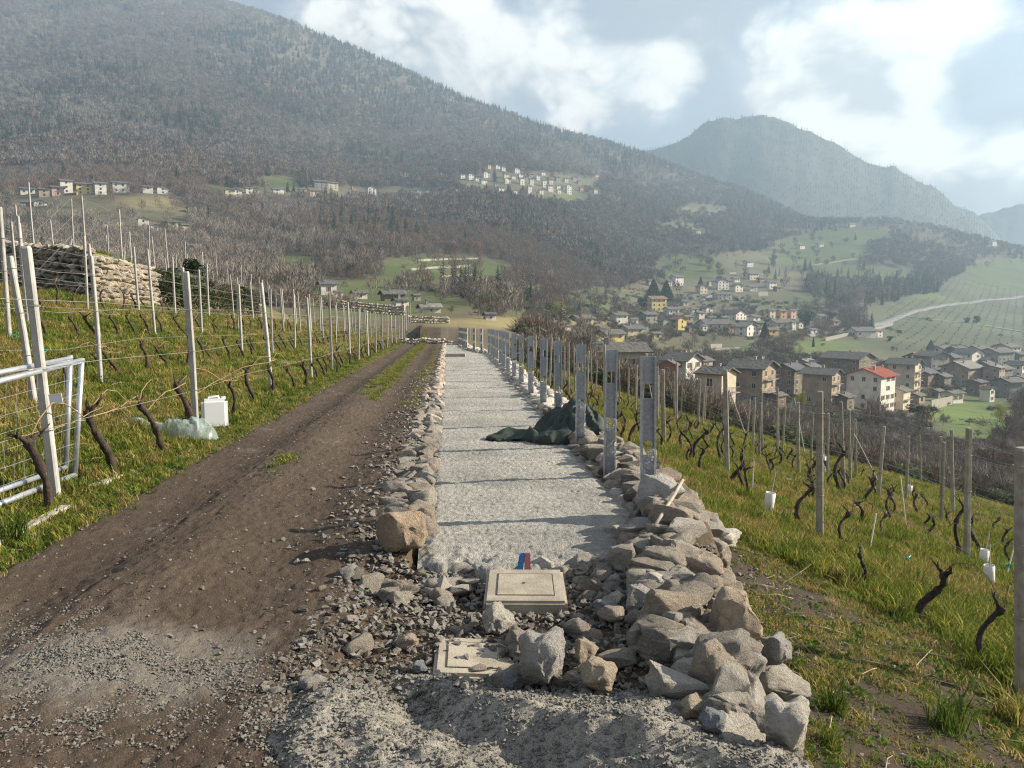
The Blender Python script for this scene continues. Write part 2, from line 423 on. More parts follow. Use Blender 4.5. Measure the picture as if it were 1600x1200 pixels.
# green and open places of the far land (centre, half sizes in the photograph), tint, whether trees stay out
GREEN = (.085, .105, .034); LUSH = (.115, .160, .038); STRAW = (.20, .17, .085); FIELD = (.105, .115, .065); TAN = (.125, .115, .068)
PATCH = [
 (690, 425, 110, 26, GREEN), (465, 418, 40, 18, GREEN), (560, 450, 60, 12, GREEN), (940, 470, 60, 18, GREEN), (880, 492, 90, 12, GREEN), (800, 455, 60, 8, LUSH),
 (1065, 420, 42, 22, GREEN), (1130, 430, 60, 26, GREEN), (1180, 405, 60, 12, TAN), (1110, 540, 75, 14, LUSH), (1050, 528, 70, 8, GREEN), (1300, 545, 70, 16, LUSH),
 (1200, 470, 90, 16, GREEN), (1460, 469, 48, 9, LUSH), (1510, 655, 75, 42, LUSH), (1500, 500, 150, 36, FIELD), (1590, 460, 120, 40, FIELD), (1490, 545, 160, 30, FIELD), (1620, 560, 140, 40, FIELD),
 (1280, 395, 80, 26, GREEN), (1330, 370, 60, 14, GREEN), (1350, 430, 90, 14, GREEN), (1570, 430, 60, 26, GREEN), (1100, 330, 40, 9, TAN), (1060, 355, 35, 7, TAN),
 (430, 285, 40, 10, GREEN), (230, 318, 60, 12, STRAW), (340, 300, 30, 10, GREEN), (100, 330, 90, 26, TAN), (240, 345, 60, 20, TAN), (880, 312, 60, 10, GREEN), (820, 290, 110, 18, TAN), (500, 305, 160, 12, TAN),
 (1100, 505, 170, 40, TAN), (1060, 460, 90, 20, TAN), (1180, 440, 80, 30, TAN), (1300, 590, 150, 40, TAN), (1500, 590, 140, 26, TAN), (960, 550, 110, 40, TAN), (600, 475, 130, 22, GREEN), (900, 520, 80, 20, STRAW),
 (790, 505, 120, 9, STRAW), (1420, 680, 60, 30, TAN), (1240, 680, 120, 40, GREEN), (640, 300, 60, 8, TAN),
]
def far_tint(px, py, x, y):
    n = fbm(x/60., y/60., 71, 4)
    base = np.array([.105, .085, .060])[None, :]*(1+.5*n[:, None])
    pn = 1+.4*fbm(px/16., py/9., 5, 3)
    for (cx, cy, rx, ry, c) in PATCH:
        k = ellipse(px, py, cx, cy, rx, ry, .4)*np.clip(pn, 0, 1.2); k = np.clip(k, 0, 1)[:, None]
        base = base*(1-k)+np.array(c)[None, :]*(1+.45*n[:, None])*k
    return np.clip(base, .01, .6)
def open_mask(px, py):
    m = np.zeros_like(px)
    for (cx, cy, rx, ry, c) in PATCH: m = np.maximum(m, ellipse(px, py, cx, cy, rx, ry, .22))
    return m
def near_tint(x, y):
    """colour of the soil itself: earth, short turf, dry grass"""
    E, L, O = Ex(y), Lx(y), Wo(y)
    n1 = fbm(x*.9, y*.9, 81, 4); n2 = fbm(x*4, y*4, 83, 3); n3 = fbm(x*.25, y*.25, 85, 3)
    soil = np.array([.105, .075, .050]); grass = np.array([.075, .100, .024]); dry = np.array([.165, .135, .062]); dark = np.array([.062, .047, .033])
    def mixc(a, b, k): k = np.clip(k, 0, 1)[:, None]; return a*(1-k)+b*k
    out = np.repeat(soil[None, :], len(x), 0)*(1+.35*n2[:, None])
    g = mixc(np.repeat(grass[None, :], len(x), 0), np.repeat(dry[None, :], len(x), 0), .35+1.8*n1+.5*n3)
    out = mixc(out, g, sstep(-.05, .25, E-x+.25*n2))
    # right slope: bare trampled earth next to the wall, then dry grass
    t = x-O
    wdt = np.interp(y, [2.5, 4, 6, 8, 10], [2.4, 2.3, 1.9, .6, .2])
    k = sstep(0, .1, t)
    gr = mixc(g, np.repeat(dark[None, :], len(x), 0), (1-sstep(wdt*.7, wdt*1.3, t+.8*n1))*1.0)
    out = mixc(out, gr, k)
    rub = sstep(-1.2, -.2, x)*(1-sstep(4.9, 5.3, y))*(1-k)
    out = mixc(out, np.repeat(dark[None, :], len(x), 0)*(1.15+.6*n2[:, None]), rub)
    return np.clip(out, .01, .6)
def land_material():
    m, t, b = material('earth_and_turf')
    a = t.node('ShaderNodeVertexColor', layer_name='tint')
    geo = t.node('ShaderNodeNewGeometry'); pos = geo.outputs['Position']
    n1 = t.noise(pos, 9.0, 6, .65); n2 = t.noise(pos, 55.0, 4, .6); n3 = t.noise(pos, 0.11, 5, .6)
    k = t.math('ADD', t.math('MULTIPLY', n1, 0.9), t.math('MULTIPLY', n2, 0.7))
    k = t.math('ADD', k, t.math('MULTIPLY', n3, 0.7))
    k = t.math('SUBTRACT', k, 0.15)
    t.l.new(t.mix(1.0, a.outputs[0], t.vmath('SCALE', (1, 1, 1), scale=k), 'MULTIPLY'), b.inputs['Base Color'])
    b.inputs['Roughness'].default_value = .95; b.inputs['Specular IOR Level'].default_value = .15
    bp = t.node('ShaderNodeBump', inp={'Strength': .7, 'Distance': .03, 'Height': t.math('ADD', n1, t.math('MULTIPLY', n2, .5))}); t.l.new(bp.outputs[0], b.inputs['Normal'])
    return m
M_LAND = land_material()
YB = 60.0
def polar(y0, y1, ny, a0, a1, na):
    ys = np.exp(np.linspace(math.log(y0), math.log(y1), ny)); a = np.linspace(a0, a1, na)
    Y = np.repeat(ys[:, None], na, 1); X = a[None, :]*Y
    return X, Y, G(X, Y)
def tint_for(X, Y, Z):
    x, y, z = X.ravel(), Y.ravel(), Z.ravel()
    px, py = to_px(x, y, z)
    ft = far_tint(px, py, x, y); nt = near_tint(x, y)
    k = sstep(42, 75, y)[:, None]
    return nt*(1-k)+ft*k
X, Y, Z = polar(0.9, YB, 430, -1.15, 1.15, 560)
ground = link('ground', grid_mesh('ground', X, Y, Z, M_LAND, tint_for(X, Y, Z))); ground['kind'] = 'structure'
X, Y, Z = polar(YB, 2450, 330, -.92, .88, 540)
hill = link('hillside', grid_mesh('hillside', X, Y, Z, M_LAND, tint_for(X, Y, Z))); hill['kind'] = 'structure'
xs = np.linspace(-70, 70, 71); ys = np.linspace(-60, .9, 40); X, Y = np.meshgrid(xs, ys); Z = G(X, Y)-.05
gb = link('terrain', grid_mesh('terrain', X, Y, Z, M_LAND, tint_for(X, Y, Z))); gb['kind'] = 'structure'

# ------------------------------------------------------------ distant mountains
def mountain(name, ridge, yr, ybase, pybase, tint, seed, depth):
    pxs = np.array([r[0] for r in ridge], float); pys = np.array([r[1] for r in ridge], float)
    n = 260; q = np.linspace(pxs[0], pxs[-1], n); ry = np.interp(q, pxs, pys)
    ker = np.ones(7)/7; ry = np.convolve(np.pad(ry, 3, mode='edge'), ker, 'valid')+9*fbm(q/38., q*0, seed+50, 4)
    rows = 90; X = np.zeros((rows, n)); Y = X.copy(); Z = X.copy()
    for j in range(rows):
        f = j/(rows-1)*1.35
        y = ybase+(yr-ybase)*f
        k = f**1.15 if f <= 1 else 1-(f-1)*1.1
        top = pdir(800, ry)[1]*yr if False else np.array([pdir(p, r)[1] for p, r in zip(q, ry)])*yr
        bot = np.array([pdir(p, pybase)[1] for p in q])*ybase
        a = (q-800)/FPX
        X[j] = a*y; Y[j] = y; Z[j] = bot+(top-bot)*k
    amp = depth*np.clip(np.linspace(0, 1.35, rows), 0, 1)[:, None]
    Z = Z+amp*fbm(X/260., Y/260., seed, 5)*.35+amp*.10*fbm(X/22., Y/22., seed+3, 3)
    T = np.array(tint)[None, :]*(1+.7*fbm(X/90., Y/90., seed+9, 4).ravel()[:, None])
    o = link(name, grid_mesh(name, X, Y, Z, M_LAND, np.clip(T, .005, 1))); o['kind'] = 'structure'
    return X, Y, Z
MTN2 = mountain('mountain', [(560, 160), (640, 160), (700, 165), (760, 180), (850, 212), (930, 240), (1000, 236), (1040, 222), (1075, 209), (1100, 194), (1128, 188), (1160, 180), (1195, 183), (1222, 195), (1245, 199), (1285, 224), (1320, 241), (1350, 258), (1400, 266), (1440, 290), (1480, 314), (1520, 340), (1580, 395), (1640, 440)], 2500, 1800, 470, (.060, .058, .045), 101, 70)
MTN3 = mountain('far_mountain', [(1250, 400), (1350, 385), (1420, 370), (1470, 352), (1510, 338), (1535, 330), (1570, 322), (1600, 318), (1660, 308)], 2780, 2560, 420, (.055, .055, .05), 131, 40)
# ============================================================ woods on the slopes (one mass: stuff)
def twig_tree(name, n, h, w, mat, seed, tri=1.1, low=.25, thin=.25):
    """a leafless crown: many small slivers spread through the crown's volume, on a trunk"""
    r = random.Random(seed); mb = MB()
    mb.tube([(0, 0, -1), (r.uniform(-.2, .2), r.uniform(-.2, .2), h*.35), (r.uniform(-.4, .4), r.uniform(-.4, .4), h*.75)], [h*.018, h*.014, h*.006], 4, cap=False)
    lobes = [(r.uniform(-.5, .5)*w*.5, r.uniform(-.5, .5)*w*.5, h*r.uniform(low+.15, .82), w*r.uniform(.22, .38)) for _ in range(6)]
    for i in range(n):
        cx, cy, cz, cr = lobes[i % 6]
        th, ph = r.uniform(0, 6.28), math.acos(r.uniform(-1, 1)); q = cr*r.uniform(.35, 1)**.5
        p = Vector((cx+q*math.sin(ph)*math.cos(th), cy+q*math.sin(ph)*math.sin(th), cz+q*math.cos(ph)*1.25))
        d = (Vector((p.x*.8, p.y*.8, h*.35+abs(p.z-h*.3)*.5+.3))).normalized()+Vector((r.uniform(-.6, .6), r.uniform(-.6, .6), r.uniform(-.4, .6)))
        d.normalize(); s = d.orthogonal().normalized(); s.rotate(Matrix.Rotation(r.uniform(0, 6.28), 3, d))
        l = tri*r.uniform(.6, 1.5)
        mb.add([p-d*l*.5-s*l*thin, p-d*l*.5+s*l*thin, p+d*l], [(0, 1, 2)])
    return mb.mesh(name, mat)
def conifer(name, h, w, mat, seed, n=90):
    r = random.Random(seed); mb = MB()
    mb.tube([(0, 0, -1), (0, 0, h*.9)], [h*.016, h*.004], 4, cap=False)
    for i in range(n):
        f = (i+.5)/n; z = h*(.10+.88*f); rad = w*.5*(1-f)**.85*r.uniform(.75, 1.15)+.15
        th = i*2.4+r.uniform(-.3, .3); d = Vector((math.cos(th), math.sin(th), -.35)); s = Vector((-math.sin(th), math.cos(th), 0))
        p = Vector((0, 0, z)); ww = rad*.45
        mb.add([p+Vector((0, 0, .3)), p+d*rad*.8-s*ww, p+d*rad*1.15, p+d*rad*.8+s*ww], [(0, 1, 2), (0, 2, 3)])
    return mb.mesh(name, mat)
M_TWIG_A = simple('bare_wood_grey', (.165, .142, .122), (.125, .104, .088), .3, .95, 0, rnd=.35, spec=.1)
M_TWIG_B = simple('bare_wood_brown', (.185, .128, .092), (.135, .096, .072), .3, .95, 0, rnd=.35, spec=.1)
M_TWIG_C = simple('bare_wood_pale', (.25, .215, .18), (.19, .16, .135), .3, .95, 0, rnd=.4, spec=.1)
M_NEEDLE = simple('conifer_needles', (.030, .048, .026), (.050, .066, .034), .5, .95, 0, rnd=.6, spec=.1)
M_LARCH = simple('larch_twigs', (.20, .155, .12), (.14, .115, .09), .5, .95, 0, rnd=.5, spec=.1)
def fine_tree(name, n, h, w, mat, seed):
    return twig_tree(name, n, h, w, mat, seed, 1.0, .22, .085)
protos = [twig_tree('bare_tree_a', 110, 11, 9, M_TWIG_A, 1, 1.3), twig_tree('bare_tree_b', 110, 10, 9, M_TWIG_B, 2, 1.3), twig_tree('bare_tree_c', 100, 12, 8, M_TWIG_C, 3, 1.2, .3, .12),
          twig_tree('bare_tree_d', 110, 9, 10, M_TWIG_A, 4, 1.4), conifer('spruce_a', 17, 6.5, M_NEEDLE, 5), conifer('spruce_b', 13, 5.5, M_NEEDLE, 6), conifer('larch', 16, 5, M_LARCH, 7, 70),
          fine_tree('near_tree_a', 230, 9, 8, M_TWIG_A, 11), fine_tree('near_tree_b', 230, 8, 8, M_TWIG_B, 12), fine_tree('near_tree_c', 220, 10, 7, M_TWIG_C, 13), fine_tree('near_tree_d', 230, 7, 8, M_TWIG_A, 14)]
import bmesh
# ============================================================ stones
def rock_mesh(name, seed, mat, n=15, fine=1, rough=.05, flat=1.0):
    """an angular field stone: hull of random points, edges worn off, surface roughened; unit box"""
    r = random.Random(seed); bm = bmesh.new()
    for i in range(n):
        v = Vector((r.gauss(0, 1), r.gauss(0, 1), r.gauss(0, 1))).normalized()
        k = max(abs(v.x), abs(v.y), abs(v.z)); v = v*(.55+.45/k*.62)*r.uniform(.82, 1.05)
        bm.verts.new(v)
    bmesh.ops.convex_hull(bm, input=bm.verts)
    bmesh.ops.delete(bm, geom=[v for v in bm.verts if not v.link_faces], context='VERTS')
    bmesh.ops.dissolve_limit(bm, angle_limit=.25, verts=bm.verts, edges=bm.edges)
    if fine:
        bmesh.ops.bevel(bm, geom=list(bm.edges), offset=.09+.05*r.random(), segments=2 if fine > 1 else 1, profile=.6, affect='EDGES', clamp_overlap=True)
    bmesh.ops.triangulate(bm, faces=bm.faces)
    if fine > 1:
        bmesh.ops.subdivide_edges(bm, edges=[e for e in bm.edges if e.calc_length() > .3], cuts=1, use_grid_fill=True)
        bmesh.ops.triangulate(bm, faces=bm.faces)
        if fine > 2:
            bmesh.ops.subdivide_edges(bm, edges=[e for e in bm.edges if e.calc_length() > .14], cuts=1, use_grid_fill=True)
            bmesh.ops.triangulate(bm, faces=bm.faces)
    if fine > 1:
        for _ in range(1): bmesh.ops.smooth_vert(bm, verts=bm.verts, factor=.40, use_axis_x=True, use_axis_y=True, use_axis_z=True)
    off = Vector((seed*3.7, seed*1.3, seed*2.1))
    for v in bm.verts:
        q = v.co*1.8+off
        d = mnoise.noise(q)*rough*1.6+(mnoise.noise(q*3.1)*rough*.8 if fine > 1 else 0)+(mnoise.noise(q*8)*rough*.35 if fine > 2 else 0)
        v.co += v.co.normalized()*d
    lo = [min(v.co[i] for v in bm.verts) for i in range(3)]; hi = [max(v.co[i] for v in bm.verts) for i in range(3)]
    for v in bm.verts:
        v.co = Vector([(v.co[i]-(lo[i]+hi[i])/2)/(hi[i]-lo[i]) for i in range(3)])
    bmesh.ops.recalc_face_normals(bm, faces=bm.faces)
    m = bpy.data.meshes.new(name); bm.to_mesh(m); bm.free(); m.materials.append(mat)
    if fine > 1: m.polygons.foreach_set('use_smooth', [True]*len(m.polygons)); m.set_sharp_from_angle(angle=R(50))
    return m
def stone_material(name='field_stone', bright=1.0, stops=None, scale=1.0):
    m, t, b = material(name)
    tc = t.node('ShaderNodeTexCoord'); oi = t.node('ShaderNodeObjectInfo')
    vec = t.vmath('ADD', tc.outputs['Object'], t.vmath('SCALE', (9.1, 4.7, 6.3), scale=oi.outputs['Random']))
    base = t.ramp(oi.outputs['Random'], stops or [(0, (.30, .262, .212)), (.2, (.17, .148, .122)), (.4, (.37, .335, .28)), (.55, (.25, .235, .21)), (.7, (.32, .255, .195)), (.85, (.21, .19, .16)), (1, (.47, .43, .37))])
    n1 = t.noise(vec, 2.2*scale, 6, .62); n2 = t.noise(vec, 14*scale, 6, .7); n3 = t.noise(vec, 60*scale, 3, .6)
    k = t.math('ADD', -.10, t.math('ADD', t.math('MULTIPLY', n1, .80), t.math('ADD', t.math('MULTIPLY', n2, .85), t.math('MULTIPLY', n3, .60))))
    col = t.mix(1.0, base, t.vmath('SCALE', (bright, bright, bright), scale=k), 'MULTIPLY')
    wav = t.noise(t.vmath('MULTIPLY', vec, (1, 1, 5)), 3*scale, 4, .6)
    col = t.mix(t.smooth(wav, .52, .66, 0, .45), col, (.40*bright, .37*bright, .31*bright))        # pale banding of gneiss
    col = t.mix(t.smooth(n1, .60, .74, 0, .55), col, (.15*bright, .115*bright, .08*bright))       # earth stains
    t.l.new(col, b.inputs['Base Color']); b.inputs['Roughness'].default_value = .9; b.inputs['Specular IOR Level'].default_value = .25
    h = t.math('ADD', t.math('MULTIPLY', n1, .8), t.math('ADD', t.math('MULTIPLY', n2, .5), t.math('MULTIPLY', n3, .25)))
    bp = t.node('ShaderNodeBump', inp={'Strength': 1.0, 'Distance': .09, 'Height': h}); t.l.new(bp.outputs[0], b.inputs['Normal'])
    return m
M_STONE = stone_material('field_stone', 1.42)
M_STONE_LIGHT = stone_material('pale_wall_stone', 1.25, [(0, (.36, .30, .22)), (.3, (.44, .38, .29)), (.6, (.30, .26, .21)), (1, (.48, .43, .34))])
BIG = [rock_mesh('boulder', 300+i, M_STONE, 16+2*i, 3, .10) for i in range(8)]
MED = [rock_mesh('stone', 400+i, M_STONE, 13+i % 6, 2, .085) for i in range(12)]
LOW = [rock_mesh('stone', 500+i, M_STONE, 12, 1, .04) for i in range(8)]
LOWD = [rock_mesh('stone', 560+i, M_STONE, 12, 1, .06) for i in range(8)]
LOWP = [rock_mesh('stone', 520+i, M_STONE_LIGHT, 12, 1, .04) for i in range(8)]
M_PEB = stone_material('crushed_grey_stone', 1.0, [(0, (.50, .48, .43)), (.5, (.58, .56, .50)), (.8, (.40, .37, .32)), (1, (.66, .64, .58))])
PEB = [rock_mesh('pebble', 540+i, M_PEB, 9, 0, .02) for i in range(6)]+[rock_mesh('pebble', 548+i, M_STONE, 9, 0, .02) for i in range(3)]
def place(o, c, size, yaw=0, tilt=(0, 0)):
    o.location = c; o.scale = size; o.rotation_euler = (tilt[0], tilt[1], yaw); return o
def joined_stones(name, items, protos, mat, parent):
    """stones too small to tell apart singly: real geometry, one part"""
    V, F, n = [], [], 0
    cache = {}
    for (c, size, yaw, tx, ty, k) in items:
        pm = protos[k % len(protos)]
        if pm.name not in cache:
            v = np.zeros(len(pm.vertices)*3, np.float32); pm.vertices.foreach_get('co', v)
            cache[pm.name] = (v.reshape(-1, 3), [tuple(p.vertices) for p in pm.polygons])
        v, f = cache[pm.name]
        Mx = np.array(Euler((tx, ty, yaw)).to_matrix())
        V.append((v*np.array(size))@Mx.T+np.array(c)); F += [tuple(i+n for i in q) for q in f]; n += len(v)
    m = bpy.data.meshes.new(name); m.from_pydata(np.concatenate(V).tolist(), [], F); m.materials.append(mat); m.update()
    o = link(name, m, parent); o['kind'] = 'stuff'; return o
def rz(): return random.uniform(-math.pi, math.pi)
U = random.uniform

# ============================================================ dirt road
def road_material():
    m, t, b = material('packed_earth')
    geo = t.node('ShaderNodeNewGeometry'); pos = geo.outputs['Position']
    a = t.node('ShaderNodeVertexColor', layer_name='tint')
    n0 = t.noise(t.vmath('MULTIPLY', pos, (1, .35, 1)), 1.4, 5, .6); n1 = t.noise(pos, 14, 6, .65); n2 = t.noise(pos, 90, 4, .65)
    k = t.math('ADD', .05, t.math('ADD', t.math('MULTIPLY', n0, .65), t.math('ADD', t.math('MULTIPLY', n1, .55), t.math('MULTIPLY', n2, .7))))
    col = t.mix(1.0, a.outputs[0], t.vmath('SCALE', (1, 1, 1), scale=k), 'MULTIPLY')
    grit = t.smooth(t.noise(pos, 160, 2, .5), .66, .74, 0, .55)
    col = t.mix(grit, col, (.34, .30, .25))
    t.l.new(col, b.inputs['Base Color']); b.inputs['Roughness'].default_value = .93; b.inputs['Specular IOR Level'].default_value = .2
    h = t.math('ADD', n1, t.math('MULTIPLY', n2, .6))
    bp = t.node('ShaderNodeBump', inp={'Strength': .85, 'Distance': .025, 'Height': h}); t.l.new(bp.outputs[0], b.inputs['Normal'])
    return m
M_ROAD = road_material()
def road():
    ys = np.exp(np.linspace(math.log(1.2), math.log(72), 760)); n = 230
    X = np.zeros((len(ys), n)); Y = X.copy()
    for i, y in enumerate(ys):
        l = Ex(y)+.10*float(fbm(np.array([y*1.3]), np.array([2.]), 91, 3))*2
        r = Lx(y)-.22+.06*float(fbm(np.array([y*2.]), np.array([5.]), 93, 3))*2
        if y < 5.6: r = float(np.interp(y, [1, 3.5, 5.0, 5.6], [-.45, -.5, -.62, r]))+.1*float(fbm(np.array([y*3]), np.array([1.]), 95, 3))
        X[i] = np.linspace(l, r, n); Y[i] = y
    Z = G(X, Y)+.012+.012*fbm(X*6, Y*5, 97, 3)+.016*fbm(X*24, Y*20, 96, 3)
    E, L = Ex(Y), Lx(Y); f = (X-E)/(L-.3-E)
    ed = np.minimum(f, 1-f)
    Z = Z-.05*(1-sstep(0, .04, ed))
    # grader / tyre ridges beside the rut
    Z = Z+.018*np.exp(-((f-.33)/.02)**2)*np.maximum(0, vnoise(X*8, Y*7, 99)+.3)
    base = np.array([.088, .064, .046])
    gravel = sstep(.15, .75, np.exp(-((X+1.9)/.62)**2-((Y-3.35)/.45)**2)+.55*fbm(X*3, Y*2.4, 98, 5))
    pale = np.exp(-((f-.48)/.14)**2)
    T = base[None, None, :]*(1+.30*fbm(X*1.2, Y*.6, 103, 4)[..., None]+.10*pale[..., None])
    rut = np.exp(-((f-.2)/.12)**2)+.7*np.exp(-((f-.75)/.13)**2)
    T = T*(1-.18*rut[..., None])
    T = T*(1-.38*gravel[..., None])+np.array([.34, .32, .28])*.38*gravel[..., None]
    o = link('dirt_road', grid_mesh('dirt_road', X, Y, Z, M_ROAD, np.clip(T, .01, .8))); o['kind'] = 'structure'
road()
# ============================================================ concrete path
def concrete_material(name, c1, c2, grain=1.0, bump=.9):
    m, t, b = material(name)
    geo = t.node('ShaderNodeNewGeometry'); pos = geo.outputs['Position']
    n0 = t.noise(pos, 1.1, 5, .6); n1 = t.noise(pos, 22*grain, 6, .7); n2 = t.noise(pos, 110*grain, 3, .6)
    ridg = t.noise(t.vmath('MULTIPLY', pos, (1.2, 14, 1)), 1.3, 5, .6)          # raking marks across the path
    col = t.mix(t.smooth(n0, .3, .7), c1, c2)
    k = t.math('ADD', -.50, t.math('ADD', t.math('MULTIPLY', n1, 1.15), t.math('ADD', t.math('MULTIPLY', n2, 1.25), t.math('MULTIPLY', ridg, .62))))
    col = t.mix(1.0, col, t.vmath('SCALE', (1, 1, 1), scale=k), 'MULTIPLY')
    t.l.new(col, b.inputs['Base Color']); b.inputs['Roughness'].default_value = .95; b.inputs['Specular IOR Level'].default_value = .2
    h = t.math('ADD', t.math('MULTIPLY', n1, .8), t.math('ADD', t.math('MULTIPLY', n2, .5), t.math('MULTIPLY', ridg, .9)))
    bp = t.node('ShaderNodeBump', inp={'Strength': bump, 'Distance': .05, 'Height': h}); t.l.new(bp.outputs[0], b.inputs['Normal'])
    return m
M_CONC = concrete_material('fresh_rough_concrete', (.44, .42, .37), (.31, .30, .27))
def path():
    ys = np.concatenate([[5.0, 5.02, 5.05], np.exp(np.linspace(math.log(5.10), math.log(58), 900))]); n = 190
    X = np.zeros((len(ys), n)); Y = X.copy()
    t = np.linspace(0, 1, n)
    for i, y in enumerate(ys):
        l = Lx(y)-.06; r = float(Px(y))-.04
        if y < 6.4: r = min(r, float(np.interp(y, [5, 5.6, 6.4], [.80, .92, 1.05])))
        X[i] = l+(r-l)*t; Y[i] = y+.10*math.exp(-max(0, y-5.0)/.35)*np.sin(t*9+1)*.9+.13*math.exp(-max(0, y-5.)/.4)*fbm(t*9, t*0+3, 107, 4)
    Z = PATH_Z-.026*Y+.016*fbm(X*1.3, Y*2.6, 109, 4)+.016*fbm(X*4, Y*13, 111, 3)+.010*fbm(X*34, Y*30, 112, 3)
    side = sstep(0, .08, np.minimum(t, 1-t))[None, :]; Z = Z-.03*(1-side)
    lip = np.array([0.22, .09, .03])
    for i in range(3): Z[i] = Z[i]-lip[i]-.05*np.abs(fbm(X[i]*9, Y[i]*9+i*3, 113, 3))
    Z[3:40] += (.03*fbm(X[3:40]*11, Y[3:40]*11, 115, 3))*np.exp(-np.maximum(0, Y[3:40]-5.1)/.25)-.035*np.exp(-np.maximum(0, Y[3:40]-5.1)/.16)
    o = link('concrete_path', grid_mesh('concrete_path', X, Y, Z, M_CONC)); o['kind'] = 'structure'
    y = 37.0; w = MB().box((0, 0, 0), (.95, .5, .22)); w.build('concrete_step', M_CONC, loc=(Lx(y)+.55, y, PATH_Z-.026*y+.05))
    tag(bpy.data.objects['concrete_step'], 'low concrete step block at the far end of the path', 'step')
path()

# ============================================================ right-hand dry stone wall
wall_r = empty('dry_stone_wall', (float(Px(9)), 9, PATH_Z-.25))
tag(wall_r, 'low dry stone wall with rough top along the right of the concrete path', 'stone wall')
INV = wall_r.matrix_world.inverted()
def wchild(parent, mesh, c, size, yaw, tilt):
    o = link('stone', mesh, parent); pl = parent.location
    return place(o, (c[0]-pl[0], c[1]-pl[1], c[2]-pl[2]), size, yaw, tilt)
def right_wall():
    farst = []
    y = 6.0; dirn = math.atan2(-.0695, 1)
    while y < 54:
        nearpart = y < 13.5
        sz = U(.18, .36) if nearpart else U(.24, .40)
        P, O = float(Px(y)), float(Wo(y)); s = -.026*y
        topz = -1.48+s
        base = dirn+(math.pi/2)
        lay = []
        # cap stones across the top
        nx = max(2, int(round((O-P+.1)/.26)))
        for k in range(nx):
            x = P-.02+(O-P+.06)*(k+.5)/nx+U(-.04, .04)
            lay.append((x, y+U(-.07, .07), topz-.06+U(-.05, .045), sz*U(.8, 1.25), sz*U(.75, 1.1), U(.14, .22)))
        # inner face above the path
        for zz in ((-.17,) if y > 11 else (-.15, -.27)):
            lay.append((P-.01+U(-.02, .03), y+U(-.06, .06), topz+zz+U(-.02, .02), U(.2, .3), sz*U(.8, 1.1), U(.12, .18)))
        # outer face
        for zz in (-.2, -.37, -.53):
            lay.append((O+.03-zz*.12+U(-.03, .03), y+U(-.08, .08), topz+zz, U(.22, .36), sz*U(.85, 1.15), U(.15, .22)))
        for (x, yy, z, a, b, c) in lay:
            it = ((x, yy, z), (a, b, c), U(-.5, .5), U(-.16, .16), U(-.16, .16), random.randrange(12))
            if nearpart:
                wchild(wall_r, MED[it[5]], it[0], it[1], it[2], (it[3], it[4]))
            else:
                farst.append(((x-wall_r.location.x, yy-wall_r.location.y, z-wall_r.location.z),)+it[1:])
        y += sz*.80
    joined_stones('stones', farst, LOW, M_STONE, wall_r)
    # the broken near end, built of big slabs
    for i in range(84):
        yy = 2.75+3.4*((i+.5)/84); f = (i*.618) % 1.0
        O = float(Wo(yy)); wdt = np.interp(yy, [2.7, 4, 5, 6.2], [.36, .48, .60, .78])
        x = O-wdt*f+U(-.04, .04); lvl = i % 3
        z = float(G(np.array([x]), np.array([yy]))[0])
        top = -1.60+.14*math.sin(f*3.14)-.026*yy
        if f < .25: zz = -1.98+.17*lvl-.026*yy; x = O+.05-.05*lvl
        else: zz = max(z+.05, top-.14*lvl)
        big = random.choice(BIG[3:]+MED)
        wchild(wall_r, big, (x, yy, zz), (U(.18, .36), U(.16, .28), U(.13, .22)), U(-.6, .6)+.3, (U(-.25, .25), U(-.25, .25)))
right_wall()
# ============================================================ left stone edging between road and path
edge = empty('stone_edging', (Lx(8)-.15, 8, PATH_Z-.2)); tag(edge, 'low edging of rough stones between the dirt road and the concrete path', 'stone edging')
def left_edge():
    farst = []; y = 5.75
    while y < 56:
        s = -.026*y; sz = U(.13, .30)
        for k in range(2 if y < 18 else 1):
            x = Lx(y)-.10-.20*k+U(-.05, .05)
            it = ((x, y+U(-.05, .05), -1.585+s+U(-.04, .035)-.02*k), (U(.16, .36), sz*U(.8, 1.2), U(.12, .23)), U(-.6, .6), U(-.3, .3), U(-.3, .3), random.randrange(12))
            if y < 16: wchild(edge, MED[it[5]], it[0], it[1], it[2], (it[3], it[4]))
            else: farst.append((tuple(it[0][q]-edge.location[q] for q in range(3)),)+it[1:])
        y += sz*.78
    joined_stones('stones', farst, LOW, M_STONE, edge)
left_edge()
